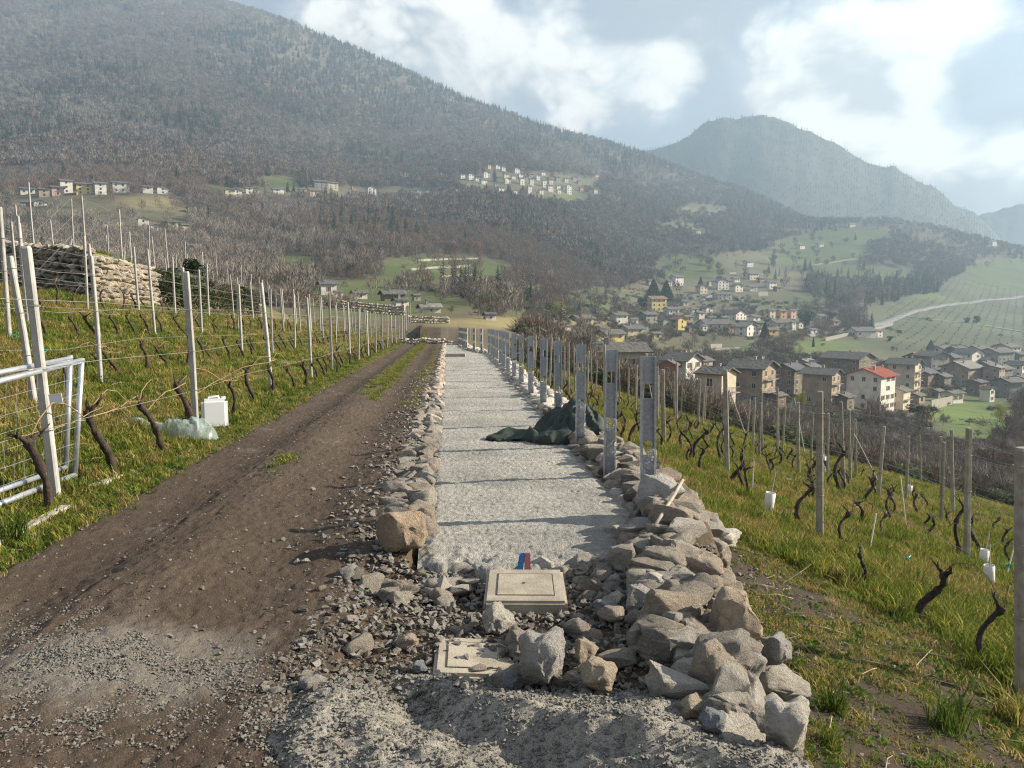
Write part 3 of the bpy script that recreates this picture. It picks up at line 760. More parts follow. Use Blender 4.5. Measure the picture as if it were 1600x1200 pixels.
# ============================================================ retaining wall of the upper terrace
twall = empty('retaining_wall', (CORNER[0], CORNER[1], -1.0)); tag(twall, 'tall dry stone retaining wall of the upper vineyard terrace', 'stone wall')
def terrace_wall():
    farst = []; n = 0
    def face(p0, p1, height0, height1, yaw, protos, near_=True):
        nonlocal n
        Ln = math.dist(p0, p1); s = 0
        d = ((p1[0]-p0[0])/Ln, (p1[1]-p0[1])/Ln)
        course = 0
        hgt = .185 if near_ else .21
        zc = 0.0
        while zc < max(height0, height1):
            s = -U(0, .2)
            while s < Ln:
                w = U(.15, .33); f = max(0, min(1, (s+w/2)/Ln)); x, y = p0[0]+d[0]*(s+w/2), p0[1]+d[1]*(s+w/2)
                hh = height0+(height1-height0)*f
                if zc < hh:
                    zb = float(near(np.array([x-.7*d[1]*-1 if False else x]), np.array([y]))[0])
                    zb = min(float(near(np.array([x+.35*d[1]]), np.array([y-.35*d[0]]))[0]), float(near(np.array([x-.35*d[1]]), np.array([y+.35*d[0]]))[0]))-.15
                    it = ((x-twall.location.x+U(-.03, .03), y-twall.location.y+U(-.03, .03), zb+zc+.1-twall.location.z+U(-.02, .02)), (w*1.12, U(.3, .42), hgt*U(.85, 1.35)), yaw+U(-.12, .12), U(-.1, .1), U(-.1, .1), random.randrange(12))
                    if near_ and n < 296:
                        o = link('stone', protos[it[5] % len(protos)], twall); place(o, it[0], it[1], it[2], (it[3], it[4])); n += 1
                    else: farst.append(it)
                s += w
            zc += hgt
    ang = math.atan2(.29, 1)
    face((-16.4, 24+.29*3.5), CORNER, 1.58, 1.58, -ang, LOWD)  # darker stones here put the front face's shade into the colour
    face(CORNER, (float(wall_x(30.5)), 30.5), 1.58, 1.45, math.atan2(1, -.117), LOWP)
    face((float(wall_x(30.5)), 30.5), (float(wall_x(48)), 48), 1.4, .9, math.atan2(1, -.117), LOWP, False)
    joined_stones('stones', farst, LOWP, M_STONE_LIGHT, twall)
terrace_wall()
def stone_wall_far(label, a, b, h, nm='terrace_wall', sz=.42, n_lay=None):
    """distant dry stone wall between two points of the land"""
    o = empty(nm, (a[0], a[1], a[2])); tag(o, label, 'stone wall')
    a, b = Vector(a), Vector(b); L = (b-a).length; items = []
    lay = n_lay or max(2, int(h/(sz*.6)))
    yaw = math.atan2(b.y-a.y, b.x-a.x)
    for j in range(lay):
        s = U(-sz, 0)
        while s < L:
            w = sz*U(.8, 1.6); p = a.lerp(b, min(1, max(0, (s+w/2)/L)))
            z = g1(p.x, p.y-.4)-.2
            items.append(((p.x-a.x, p.y-a.y+U(-.05, .05), z-a.z+h*(j+.5)/lay), (w*1.05, sz*1.1, h/lay*U(.9, 1.25)), yaw+U(-.1, .1), U(-.1, .1), U(-.1, .1), random.randrange(8)))
            s += w
    joined_stones('stones', items, LOWP, M_STONE_LIGHT, o)
    return o
def gp(px, y): 
    x = (px-800)/FPX*y/CP; return (x, y, g1(x, y))
stone_wall_far('pale stone wall closing the far end of the concrete path', gp(628, 60.5), gp(716, 57.0), .6, 'stone_wall', .28)
stone_wall_far('pale stone wall behind the farthest steel posts', gp(716, 57.0), gp(800, 55.0), .7, 'stone_wall', .28)
stone_wall_far('long pale stone wall along the field below the slate roofed houses', gp(500, 118), gp(632, 102), 1.5, 'field_wall', .55)
stone_wall_far('short stone wall at the edge of the grassy field above the road end', gp(640, 84), gp(700, 80), .9, 'field_wall', .45)

# ============================================================ gravel heap in the foreground
def gravel_mat():
    m = concrete_material('crushed_gravel', (.50, .46, .39), (.42, .39, .33), 1.6, 1.0); return m
M_GRAVEL = gravel_mat()
def _seg(x, y, a, b):
    ax, ay = a; bx, by = b; L2 = (bx-ax)**2+(by-ay)**2
    t = np.clip(((x-ax)*(bx-ax)+(y-ay)*(by-ay))/L2, 0, 1); dx, dy = x-ax-t*(bx-ax), y-ay-t*(by-ay)
    return np.hypot(dx, dy), t
def heap_h(x, y):
    """crests of tipped gravel at the angle of repose"""
    x = np.asarray(x, float); y = np.asarray(y, float)
    wx = x+.10*fbm(x*3, y*3, 122, 3); wy = y+.10*fbm(x*3+7, y*3, 124, 3); h = np.full(np.shape(wx), -.05)
    for (a, b, h0, h1, s) in (((-.33, 3.32), (.12, 2.98), .13, .24, .62), ((.12, 2.98), (.62, 2.62), .24, .28, .62), ((.62, 2.62), (1.0, 2.35), .28, .2, .62), ((-.72, 3.02), (-.28, 2.62), .20, .26, .55), ((-.28, 2.62), (.3, 2.2), .26, .22, .5), ((-.55, 3.5), (-.33, 3.32), .06, .13, .5)):
        d, t = _seg(wx, wy, a, b); h = np.maximum(h, h0+(h1-h0)*t-s*d)
    return h*.72-.01+.06*fbm(x*5, y*5, 121, 4)*sstep(-.02, .08, h)
def heap():
    xs = np.linspace(-1.7, 1.35, 220); ys = np.linspace(1.3, 3.9, 180); X, Y = np.meshgrid(xs, ys)
    H = heap_h(X, Y); Z = G(X, Y)+H+.012*fbm(X*22, Y*22, 123, 2)
    o = link('gravel_heap', grid_mesh('gravel_heap', X, Y, Z, M_GRAVEL)); tag(o, 'grey crushed gravel heap spread in the foreground', 'gravel', kind='stuff')
heap()
def top_z(x, y):
    return np.maximum(G(x, y)+.01, G(x, y)+heap_h(x, y))
def pebbles():
    P, S, K, RT, TL = [], [], [], [], []
    def sow(x, y, smin, smax, pw=2.5, kk=(0, 6)):
        n = len(x); s = smin+(smax-smin)*RNG.random(n)**pw
        z = top_z(x, y)+s*.18
        P.append(np.stack([x, y, z], 1)); S.append(np.stack([s*RNG.uniform(.8, 1.3, n), s*RNG.uniform(.8, 1.3, n), s*RNG.uniform(.55, .9, n)], 1))
        K.append(RNG.integers(kk[0], kk[1], n)); RT.append(RNG.uniform(0, 6.28, n)); TL.append(RNG.uniform(-.5, .5, (n, 2)))
    # heap
    x, y = RNG.uniform(-1.6, 1.1, 42000), RNG.uniform(2.1, 3.8, 42000); k = heap_h(x, y) > -.03
    sow(x[k], y[k], .004, .020, 3.5)
    # gravel patch on the road, left foreground
    x, y = RNG.normal(-1.95, .52, 26000), RNG.normal(3.35, .42, 26000); k = (x > -3.3) & (y > 2) & (fbm(x*1.5, y*1.5, 125, 4) > -.06)
    sow(x[k], y[k], .004, .015, 3)
    # general scatter over the road
    y = np.exp(RNG.uniform(math.log(2.6), math.log(22), 9000)); f = RNG.random(9000); x = Ex(y)+(Lx(y)-.2-Ex(y))*f
    sow(x, y, .004, .026, 6, (3, 9))
    # crumbs at the edge of the concrete and among the rubble
    x, y = RNG.uniform(-1.1, 1.5, 9000), RNG.uniform(3.2, 5.15, 9000); k = x < Wo(y)
    sow(x[k], y[k], .007, .05, 4, (4, 9))
    x, y = RNG.uniform(-.62, .85, 3500), RNG.normal(5.05, .10, 3500); k = y < 5.25
    sow(x[k], y[k], .015, .05, 2)
    # beside the edging
    y = np.exp(RNG.uniform(math.log(5), math.log(26), 5000)); x = Lx(y)-.15-np.abs(RNG.normal(0, .32, 5000))
    sow(x, y, .007, .06, 4, (4, 9))
    # stones in the trampled earth on the right
    y = RNG.uniform(2.6, 9, 2500); x = Wo(y)+.05+np.abs(RNG.normal(0, .7, 2500)); sow(x, y, .006, .035, 5, (4, 9))
    P_, S_ = np.concatenate(P), np.concatenate(S)
    instancer('gravel', P_, np.concatenate(RT), S_, np.concatenate(K), PEB, np.concatenate(TL), label='loose grey gravel and grit scattered over road, heap and rubble', cat='gravel')
    # rubble: fist to head sized stones between the boulders
    x = np.concatenate([RNG.uniform(-.95, 1.5, 420), RNG.normal(-.62, .28, 210), RNG.uniform(-.3, .7, 150)]); y = np.concatenate([RNG.uniform(3.35, 5.1, 420), RNG.normal(4.85, .28, 210), RNG.uniform(4.75, 5.12, 150)])
    k = (x < Wo(y)-.05) & (heap_h(x, y) < .02) & (RNG.random(len(x)) < np.clip(.25+.9*(x+.4), .22, 1)) & ~((np.abs(x-.07) < .34) & (np.abs(y-4.55) < .36)) & ~((np.abs(x+.28) < .3) & (np.abs(y-3.95) < .3))
    x, y = x[k], y[k]; n = len(x); s = .045+.13*RNG.random(n)**2.2
    instancer('rubble', np.stack([x, y, top_z(x, y)+s*.15], 1), RNG.uniform(0, 6.28, n), np.stack([s*RNG.uniform(.9, 1.5, n), s, s*RNG.uniform(.5, .85, n)], 1), RNG.integers(0, 12, n), MED, RNG.uniform(-.4, .4, (n, 2)), label='broken stone rubble lying before the end of the concrete path', cat='rubble')
pebbles()
# ============================================================ single boulders
BOULD = [ # px, py of the foot, width px, height px, yaw, label
 (625, 868, 82, 72, .3, 'square brown boulder ending the stone edging beside the dirt road'),
 (778, 992, 54, 52, .5, 'pale angular rock leaning against the front of the concrete chamber lid'),
 (852, 1083, 88, 96, .9, 'largest rounded grey boulder below the half buried slab'),
 (938, 1090, 62, 56, .2, 'smooth oval tan stone right of the largest rounded boulder'),
 (914, 1042, 42, 46, 1.2, 'small upright pale stone above the smooth oval tan stone'),
 (1042, 1052, 92, 70, .35, 'dark wedge shaped block in the middle of the rubble'),
 (1155, 1022, 84, 108, .2, 'tall upright pale slab standing on the wall end'),
 (1163, 1078, 76, 66, .7, 'rounded grey boulder in front of the tall upright slab'),
 (1145, 1155, 84, 52, .1, 'ribbed flat boulder low at the near corner of the wall'),
 (1228, 1100, 98, 50, -.2, 'long flat slab jutting out over the trampled earth'),
 (1240, 1215, 84, 84, .5, 'big pale block at the nearest outer corner of the wall'),
 (1118, 1195, 46, 42, .4, 'small blue grey stone near the bottom edge beside the gravel heap'),
 (1000, 962, 58, 48, .6, 'rounded grey stone right of the concrete chamber lid'),
 (1030, 938, 62, 44, .1, 'flat pale stone behind the rounded grey stone near the lid'),
 (1062, 912, 70, 50, .3, 'broad five sided pale slab below the wooden stick'),
 (1065, 960, 56, 46, .8, 'brown lumpy stone among the rubble below the five sided slab'),
 (958, 966, 56, 26, .1, 'low bluish flat stone right beside the concrete lid'),
 (1080, 985, 74, 44, -.2, 'brown cracked slab above the dark wedge shaped block'),
 (998, 900, 36, 34, .4, 'small square stone at the foot of the stick'),
 (1130, 862, 72, 34, -.1, 'long pale cap stone on the outer edge of the wall end'),
 (1030, 800, 84, 60, .3, 'rugged grey rock just in front of the nearest steel post'),
 (800, 1088, 44, 40, .4, 'blue grey stone touching the left of the largest boulder'),
 (655, 1058, 24, 22, .4, 'small blue grey stone lying on the gravel'),
 (635, 1018, 38, 26, .2, 'small tan stone left of the half buried slab'),
 (1215, 1045, 56, 56, .8, 'grey block behind the rounded boulder at the outer wall edge'),
 (1090, 1150, 60, 34, .2, 'low tan stone left of the ribbed flat boulder'),
 (480, 1090, 36, 20, .3, 'flat grey stone at the left rim of the gravel heap'),
 (1195, 1165, 66, 50, .4, 'long leaning slab at the near foot of the wall'),
]
def _tone(nm, c): return stone_material(nm, 1.42, [(0, c), (1, tuple(q*1.12 for q in c))])
TONES = [('blu', _tone('blue_grey_stone', (.23, .245, .255))), ('brown', _tone('brown_stone', (.285, .215, .15))), ('tan', _tone('tan_stone', (.37, .30, .22))), ('pale', _tone('pale_stone', (.44, .41, .355))), ('dark', _tone('dark_stone', (.15, .13, .11))), ('grey', _tone('grey_stone', (.30, .285, .26))), ('', _tone('plain_stone', (.31, .28, .235)))]
for i, (px, py, w, h, yaw, lab) in enumerate(BOULD):
    p = hit(px, py); k = p.y/FPX
    if heap_h(np.array([p.x]), np.array([p.y]))[0] > 0: p.z += float(heap_h(np.array([p.x]), np.array([p.y]))[0])
    o = link('boulder', BIG[i % 8]); W_, H_ = w*k*1.04, h*k
    place(o, (p.x, p.y+W_*.32, p.z+H_*.44), (W_, W_*.85, H_*1.02), yaw*.6, (U(-.12, .12), U(-.1, .1)))
    o.material_slots[0].link = 'OBJECT'; o.material_slots[0].material = next(m for k_, m in TONES if k_ in lab)
    tag(o, lab, 'boulder', 'loose boulders at the wall end')
# ============================================================ concrete chamber lids
M_CAST = simple('cast_concrete', (.42, .37, .29), (.30, .26, .20), 5, .9, .5, 60, spec=.25)
M_GAP = simple('dark_joint', (.05, .045, .04), None, 5, .95, 0)
def chamber(label, c, yaw, sx, sy, sz, lid):
    o = empty('chamber_cover', c, yaw); tag(o, label, 'concrete cover')
    bm = bmesh.new(); bmesh.ops.create_cube(bm, size=1); bmesh.ops.scale(bm, vec=(sx, sy, sz), verts=bm.verts)
    for v in bm.verts:
        if v.co.z < 0: v.co.x *= 1.03; v.co.y *= 1.03
    bmesh.ops.bevel(bm, geom=list(bm.edges), offset=.016, segments=2, affect='EDGES')
    m = bpy.data.meshes.new('collar'); bm.to_mesh(m); bm.free(); m.materials.append(M_CAST)
    link('collar', m, o, loc=(0, 0, sz/2))
    lx, ly = lid
    g = MB()
    for (cx, cy, w, d) in ((0, -ly/2, lx+.006, .006), (0, ly/2, lx+.006, .006), (-lx/2, 0, .006, ly), (lx/2, 0, .006, ly)): g.box((cx, cy, 0), (w, d, .003))
    g.build('joint', M_GAP, o, loc=(0, .0, sz+.0015))
    bm = bmesh.new(); bmesh.ops.create_cube(bm, size=1); bmesh.ops.scale(bm, vec=(lx-.006, ly-.006, .006), verts=bm.verts); bmesh.ops.bevel(bm, geom=list(bm.edges), offset=.0025, segments=1, affect='EDGES')
    m = bpy.data.meshes.new('lid'); bm.to_mesh(m); bm.free(); m.materials.append(M_CAST); l = link('lid', m, o, loc=(0, 0, sz+.001))
    MB().tube([(0, 0, 0), (0, 0, .002)], .012, 10).build('lifting_hole', M_GAP, l, loc=(-.01, .01, .003))
    return o
p = hit(822, 962); chamber('square pale concrete chamber cover with an inset lid among the stones', (p.x+.0, p.y+.29, p.z-.02), -.01, .49, .56, .10, (.345, .36))
p = hit(742, 1052); c2_ = chamber('half buried concrete slab dusted with gravel before the chamber cover', (p.x+.02, p.y+.14, p.z-.035), .05, .46, .42, .06, (.34, .28))
c2_.rotation_euler.y = .06
# two plastic conduit ends
M_BLUE = simple('blue_plastic', (.06, .25, .55), (.05, .22, .48), 8, .5, 0); M_PINK = simple('pink_plastic', (.62, .25, .30), (.55, .2, .24), 8, .5, 0)
for nm, px, mt, lab, lean in (('pipe_end', 812, M_BLUE, 'bright blue plastic strip sticking up behind the concrete cover', .35), ('pipe_end', 824, M_PINK, 'pink plastic strip sticking up behind the concrete cover', -.05)):
    p = hit(px, 904); mb = MB(); n = 7
    prof = [(math.cos(a)*.020, math.sin(a)*.010) for a in np.linspace(0, math.pi, n)]
    V = [(x+lean*z*.5, y, z) for z in (-.05, .04, .11) for (x, y) in prof]+[(x*.9+lean*z*.5, y-.003, z) for z in (-.05, .04, .11) for (x, y) in prof]
    F = []
    for q in range(2):
        for i in range(n-1):
            a = q*n+i; F.append((a, a+1, a+n+1, a+n)); b = a+3*n; F.append((b, b+n, b+n+1, b+1))
    mb.add(V, F); o = mb.build(nm, mt, loc=(p.x, 4.95, -1.70-.026*4.95+.07)); tag(o, lab, 'plastic strip')
# wooden stick lying over the wall end
M_POLE = simple('weathered_wood', (.40, .35, .28), (.28, .24, .19), 12, .85, .5, 50)
a_, b_ = hit(1066, 800), hit(1022, 866); a_.z += .27; b_.z += .20
MB().tube([a_, a_.lerp(b_, .4)+Vector((.01, 0, .012)), a_.lerp(b_, .75), b_], [.012, .014, .014, .012], 8).build('wooden_stick', M_POLE, smooth=True)
tag(bpy.data.objects['wooden_stick'], 'pale wooden stick lying slantwise over the wall end', 'stick')

# ============================================================ galvanised steel posts with two openings
def zinc():
    m, t, b = material('galvanised_steel')
    tc = t.node('ShaderNodeTexCoord'); n = t.noise(tc.outputs['Object'], 9, 5, .6); v = t.node('ShaderNodeTexVoronoi'); v.inputs['Scale'].default_value = 55; t.l.new(tc.outputs['Object'], v.inputs['Vector'])
    k = t.math('ADD', t.math('MULTIPLY', n, .5), t.math('MULTIPLY', v.outputs['Color'], .35))
    t.l.new(t.mix(t.smooth(k, .2, .7), (.33, .36, .39), (.52, .55, .58)), b.inputs['Base Color'])
    b.inputs['Metallic'].default_value = .55; t.l.new(t.smooth(k, .2, .8, .38, .6), b.inputs['Roughness'])
    return m
M_ZINC = zinc()
def film():
    m = bpy.data.materials.new('stretch_film'); m.use_nodes = True; t = NT(m.node_tree); t.n.clear()
    tc = t.node('ShaderNodeTexCoord'); q = t.vmath('MULTIPLY', tc.outputs['Object'], (1, 1, .6)); n = t.noise(q, 22, 6, .7, dist=1.5)
    tr = t.node('ShaderNodeBsdfTransparent'); gl = t.node('ShaderNodeBsdfGlossy', inp={'Roughness': .25}); df = t.node('ShaderNodeBsdfDiffuse', inp={'Color': (.8, .82, .85, 1)})
    bp = t.node('ShaderNodeBump', inp={'Strength': 1.0, 'Distance': .02, 'Height': n}); t.l.new(bp.outputs[0], gl.inputs['Normal'])
    a = t.node('ShaderNodeMixShader', inp={0: .5}); t.l.new(gl.outputs[0], a.inputs[1]); t.l.new(df.outputs[0], a.inputs[2])
    x = t.node('ShaderNodeMixShader'); t.l.new(t.smooth(n, .50, .66, .06, .75), x.inputs[0]); t.l.new(tr.outputs[0], x.inputs[1]); t.l.new(a.outputs[0], x.inputs[2])
    o = t.node('ShaderNodeOutputMaterial'); t.l.new(x.outputs[0], o.inputs[0]); return m
M_FILM = film()
PH, PWID, PDEP = 1.16, .118, .065
def steel_meshes():
    w, th = PWID, .006; z0 = -.25
    web = MB()
    holes = [(.345, .455), (.815, .935)]
    cuts = [z0]+[q for h in holes for q in h]+[PH]
    for i in range(len(cuts)-1):
        a, b = cuts[i], cuts[i+1]
        if (a, b) in holes:
            for s in (-1, 1): web.box((s*(w/2-.011), 0, (a+b)/2), (.022-.001, th, b-a))
        else: web.box((0, 0, (a+b)/2), (w, th, b-a))
    fl = MB()
    fl.box((0, -PDEP/2, (z0+PH)/2), (th, PDEP, PH-z0)); fl.box((.007, -PDEP+.003, (z0+PH)/2), (.012, .005, PH-z0))
    fr = MB(); fr.box((0, -PDEP/2, (z0+PH)/2), (th, PDEP, PH-z0)); fr.box((-.007, -PDEP+.003, (z0+PH)/2), (.012, .005, PH-z0))
    wrap = MB(); n = 13; zs = np.linspace(.0, .40, 9); V, F = [], []
    ring = [(-w/2-.006, .008), (w/2+.006, .008), (w/2+.006, -PDEP-.006), (0, -PDEP-.003), (-w/2-.006, -PDEP-.006)]
    for z in zs:
        for (x, y) in ring: V.append((x+U(-.003, .003), y+U(-.004, .004), z))
    for i in range(len(zs)-1):
        for k in range(5): F.append((i*5+k, i*5+(k+1) % 5, (i+1)*5+(k+1) % 5, (i+1)*5+k))
    wrap.add(V, F)
    return web.mesh('web', M_ZINC), fl.mesh('flange', M_ZINC), fr.mesh('flange', M_ZINC), wrap.mesh('plastic_wrap', M_FILM, True)
WEB, FLL, FLR, WRAP = steel_meshes()
ORD = ['nearest', 'second', 'third', 'fourth', 'fifth', 'sixth', 'seventh', 'eighth', 'ninth', 'tenth', 'eleventh', 'twelfth', 'thirteenth', 'fourteenth', 'fifteenth', 'sixteenth', 'seventeenth', 'eighteenth', 'nineteenth', 'twentieth', 'twenty-first', 'twenty-second', 'twenty-third', 'twenty-fourth', 'twenty-fifth', 'twenty-sixth', 'twenty-seventh', 'twenty-eighth', 'twenty-ninth', 'thirtieth']
def nth(i): 
    if i < len(ORD): return ORD[i]
    tens = {3: 'thirty', 4: 'forty', 5: 'fifty', 6: 'sixty', 7: 'seventy'}[(i+1)//10] if (i+1)//10 in (3, 4, 5, 6, 7) else 'hundred'
    ones = ['', 'first', 'second', 'third', 'fourth', 'fifth', 'sixth', 'seventh', 'eighth', 'ninth'][(i+1) % 10]
    return (tens+'-'+ones) if ones else tens[:-1]+'ieth'
SP_Y = [6.27, 7.89, 9.79, 11.95, 14.2, 16.7, 19.2, 21.4, 24.0, 26.4, 28.8, 31.2, 33.6, 36.0, 38.2, 41.2, 43.4, 46.0, 47.8, 49.6, 51.4, 53.2]
for i, y in enumerate(SP_Y):
    x = float(Px(y))+U(-.012, .012)+.03; z = -1.43-.026*y
    nm = nth(i)
    e = empty('steel_post', (x, y, z), -.03+U(-.05, .05)+(-.3 if y > 41 else 0)); e.rotation_euler.y = U(-.012, .012)-.004; e.rotation_euler.x = U(-.012, .012)
    tag(e, ('nearest galvanised steel channel post with two openings on the wall' if i == 0 else nm+' galvanised steel channel post from the near end of the wall'), 'post', 'steel posts along the path')
    link('web', WEB, e); link('flange', FLL, e, loc=(-PWID/2, 0, 0)); link('flange', FLR, e, loc=(PWID/2, 0, 0))
    if i < 9: link('plastic_wrap', WRAP, e, loc=(0, 0, .01 if i != 1 else .06))

# ============================================================ green tarpaulin
def tarp():
    m, t, b = material('dark_green_tarpaulin')
    tc = t.node('ShaderNodeTexCoord'); n = t.noise(tc.outputs['Object'], 6, 5, .6)
    t.l.new(t.mix(t.smooth(n, .3, .7), (.020, .030, .023), (.040, .052, .040)), b.inputs['Base Color']); b.inputs['Roughness'].default_value = .68; b.inputs['Specular IOR Level'].default_value = .35
    n2 = t.noise(tc.outputs['Object'], 14, 5, .6); bp = t.node('ShaderNodeBump', inp={'Strength': .5, 'Distance': .02, 'Height': n2}); t.l.new(bp.outputs[0], b.inputs['Normal'])
    xs = np.linspace(-1.15, 1.05, 161); ys = np.linspace(-.85, 1.15, 141); X, Y = np.meshgrid(xs, ys)
    def bump(cx, cy, rx, ry, h, p=2.0): return h*np.clip(1-((X-cx)/rx)**2-((Y-cy)/ry)**2, 0, 1)**(1/p)
    H = np.maximum.reduce([bump(.10, .25, .50, .75, .56, 1.5), bump(.42, -.05, .34, .45, .34), bump(-.28, -.15, .38, .40, .30), bump(-.70, -.22, .40, .24, .20), bump(-.10, -.48, .40, .26, .26), bump(.70, .0, .26, .3, .2)])
    # hanging folds: sharp creases fanning from the top
    th = np.arctan2(Y-.2, X-.1); rr = np.hypot(X-.1, Y-.2)
    cre = np.abs(((th*3.2+1.3*fbm(X*2, Y*2, 141, 3)) % 1)-.5)*2
    cr2 = 1-np.abs(fbm(X*2.6+.6*fbm(X*2, Y*2, 5), Y*2.6, 143, 2))*2.4; cr3 = 1-np.abs(fbm(X*9+2, Y*9, 146, 2))*2
    H = H*(1+.34*(cre-.5)*sstep(.08, .5, rr))+np.where(H > .01, .15*(cr2-.7)*sstep(.01, .2, H)+.018*(cr3-.7), 0)
    X2 = X+.10*fbm(X*2.5, Y*2.5, 147, 3)*(H > 0); Y2 = Y+.10*fbm(X*2.5+9, Y*2.5, 149, 3)*(H > 0)
    o0 = Vector((.74, 10.7, PATH_Z-.026*10.9))
    gx, gy = X2+o0.x, Y2+o0.y
    onwall = sstep(-.08, .12, gx-Px(gy)); base = .14*onwall-.45*sstep(.35, .8, gx-Px(gy))
    H = H*.68; Z = H+base+.012
    Z = np.where(H < .02, base-.06, Z)
    mask = (H[:-1, :-1] > .015) | (H[1:, 1:] > .015) | (H[1:, :-1] > .015) | (H[:-1, 1:] > .015)
    me = grid_mesh('tarpaulin', X2[::2, ::2], Y2[::2, ::2], Z[::2, ::2], m, mask=mask[::2, ::2], smooth=True); me.set_sharp_from_angle(angle=R(32)); o = link('tarpaulin', me, loc=o0)
    md = o.modifiers.new('thickness', 'SOLIDIFY'); md.thickness = .006; md.offset = -1
    tag(o, 'crumpled dark green tarpaulin heaped over the wall onto the concrete path', 'tarpaulin')
tarp()
# ============================================================ jerrycan and thin plastic sheet in the grass
def jerrycan():
    m, t, b = material('white_plastic'); b.inputs['Base Color'].default_value = (.80, .81, .80, 1); b.inputs['Roughness'].default_value = .4; b.inputs['Subsurface Weight'].default_value = .15; b.inputs['Subsurface Radius'].default_value = (.05, .05, .05)
    p = hit(330, 672); o = empty('jerrycan', (p.x, p.y+.16, p.z-.01), .35); tag(o, 'white plastic jerrycan standing in the grass behind a vineyard post', 'jerrycan')
    bm = bmesh.new(); bmesh.ops.create_cube(bm, size=1); bmesh.ops.scale(bm, vec=(.36, .28, .44), verts=bm.verts); bmesh.ops.bevel(bm, geom=list(bm.edges), offset=.045, segments=4, affect='EDGES')
    me = bpy.data.meshes.new('body'); bm.to_mesh(me); bm.free(); me.materials.append(m); me.polygons.foreach_set('use_smooth', [True]*len(me.polygons)); me.set_sharp_from_angle(angle=R(40))
    link('body', me, o, loc=(0, 0, .225))
    MB().tube([(-.08, 0, .43), (-.08, 0, .475), (.06, 0, .475), (.06, 0, .43)], .016, 8).build('handle', m, o, smooth=True)
    MB().tube([(.12, .06, .43), (.12, .06, .47)], .032, 14).build('cap', m, o)
    o.rotation_euler.x = -.06
jerrycan()
def sheet():
    m = bpy.data.materials.new('pale_green_film'); m.use_nodes = True; t = NT(m.node_tree); b = t.n['Principled BSDF']
    b.inputs['Base Color'].default_value = (.62, .78, .76, 1); b.inputs['Roughness'].default_value = .22; b.inputs['Alpha'].default_value = .32; b.inputs['Transmission Weight'].default_value = .25
    p = hit(262, 684); xs = np.linspace(-.62, .62, 110); ys = np.linspace(-.28, .34, 60); X, Y = np.meshgrid(xs, ys)
    H = np.maximum.reduce([.30*np.clip(1-((X-.18)/.36)**2-((Y)/.26)**2, 0, 1)**.6, .14*np.clip(1-((X+.30)/.34)**2-((Y+.03)/.17)**2, 0, 1)**.6])
    rd = 1-np.abs(fbm(X*3.6, Y*3.6, 151, 4))*2
    rd2 = 1-np.abs(fbm(X*8, Y*8, 155, 2))*2.2; H = H*(.55+.35*rd+.25*rd2)+np.where(H > 0, .02*fbm(X*12, Y*12, 153, 2), 0)
    mask = (H[:-1, :-1] > .004) | (H[1:, 1:] > .004)
    Z = H+g1(p.x, p.y+.25)-p.z+.02+.2*(p.x-p.x); Xw = X+p.x
    Z = G(Xw, Y+p.y+.25)-p.z+.015+H
    o = link('plastic_sheet', grid_mesh('plastic_sheet', X, Y+.25, Z, m, mask=mask), loc=p); tag(o, 'crumpled pale green transparent plastic sheet on the grass by the jerrycan', 'plastic sheet')
sheet()
# ============================================================ galvanised gate frame leaning at the left edge
def gate():
    m = simple('zinc_tube', (.62, .65, .68), (.50, .53, .56), 8, .38, 0, metal=.7)
    y0, y1 = 5.35, 7.3
    A, B = at(-90, 618, y0), at(128, 563, y1); C_, D = at(-90, 822, y0), at(117, 742, y1)
    o = empty('metal_gate', (B.x, B.y, D.z-.05)); tag(o, 'galvanised tube gate frame with wire mesh standing beside the left vineyard post', 'gate')
    L = o.location
    def tb(nm, pts, r): return MB().tube([Vector(p)-L for p in pts], r, 10).build(nm, m, o, smooth=True)
    tb('top_rail', [A, B], .026); tb('bottom_rail', [C_, D], .026)
    A2, B2 = at(-90, 600, y0+.1), at(110, 560, y1+.12); C2, D2 = at(-90, 798, y0+.1), at(103, 730, y1+.12)
    tb('top_rail', [A2, B2], .024); tb('bottom_rail', [C2, D2], .024)
    Bv = B.copy(); Bv.z += .02; Dv = D.copy(); Dv += (D-B)*.09; tb('upright', [Bv, Dv], .025)
    Bv = B2.copy(); Bv.z += .03; Dv = D2.copy(); Dv += (D2-B2)*.13; tb('upright', [Bv, Dv], .025)
    w = MB()
    for i in range(1, 13):
        f = i/13; w.tube([A.lerp(B, f)-L, C_.lerp(D, f)-L], .0013, 4, cap=False)
    for i in range(1, 7):
        f = i/7; w.tube([A.lerp(C_, f)-L, B.lerp(D, f)-L], .0013, 4, cap=False)
    w.build('wire_mesh', m, o)
    s = MB().box((0, 0, 0), (.105, .004, .085)).build('tag_plate', simple('white_tag', (.75, .76, .75), None, 5, .6, 0), o, loc=at(87, 623, 6.45)-L); s.rotation_euler = (0, -.12, .1)
gate()
M_STAKE = simple('pale_kerb', (.55, .50, .42), (.40, .36, .30), 9, .9, .5, 50)
for (p0, p1, lab) in (((-30, 870), (104, 798), 'long pale concrete post lying in the grass at the left road edge'), ((143, 767), (187, 749), 'short pale post piece lying in the grass by the second vine')):
    a, b = hit(*p0), hit(*p1); d = b-a; mid = (a+b)/2
    o = MB().box((0, 0, 0), (d.length, .075, .075)).build('fallen_post', M_STAKE, loc=mid+Vector((0, 0, .012)), rot=(0, -math.asin(d.z/d.length), math.atan2(d.y, d.x))); tag(o, lab, 'post')
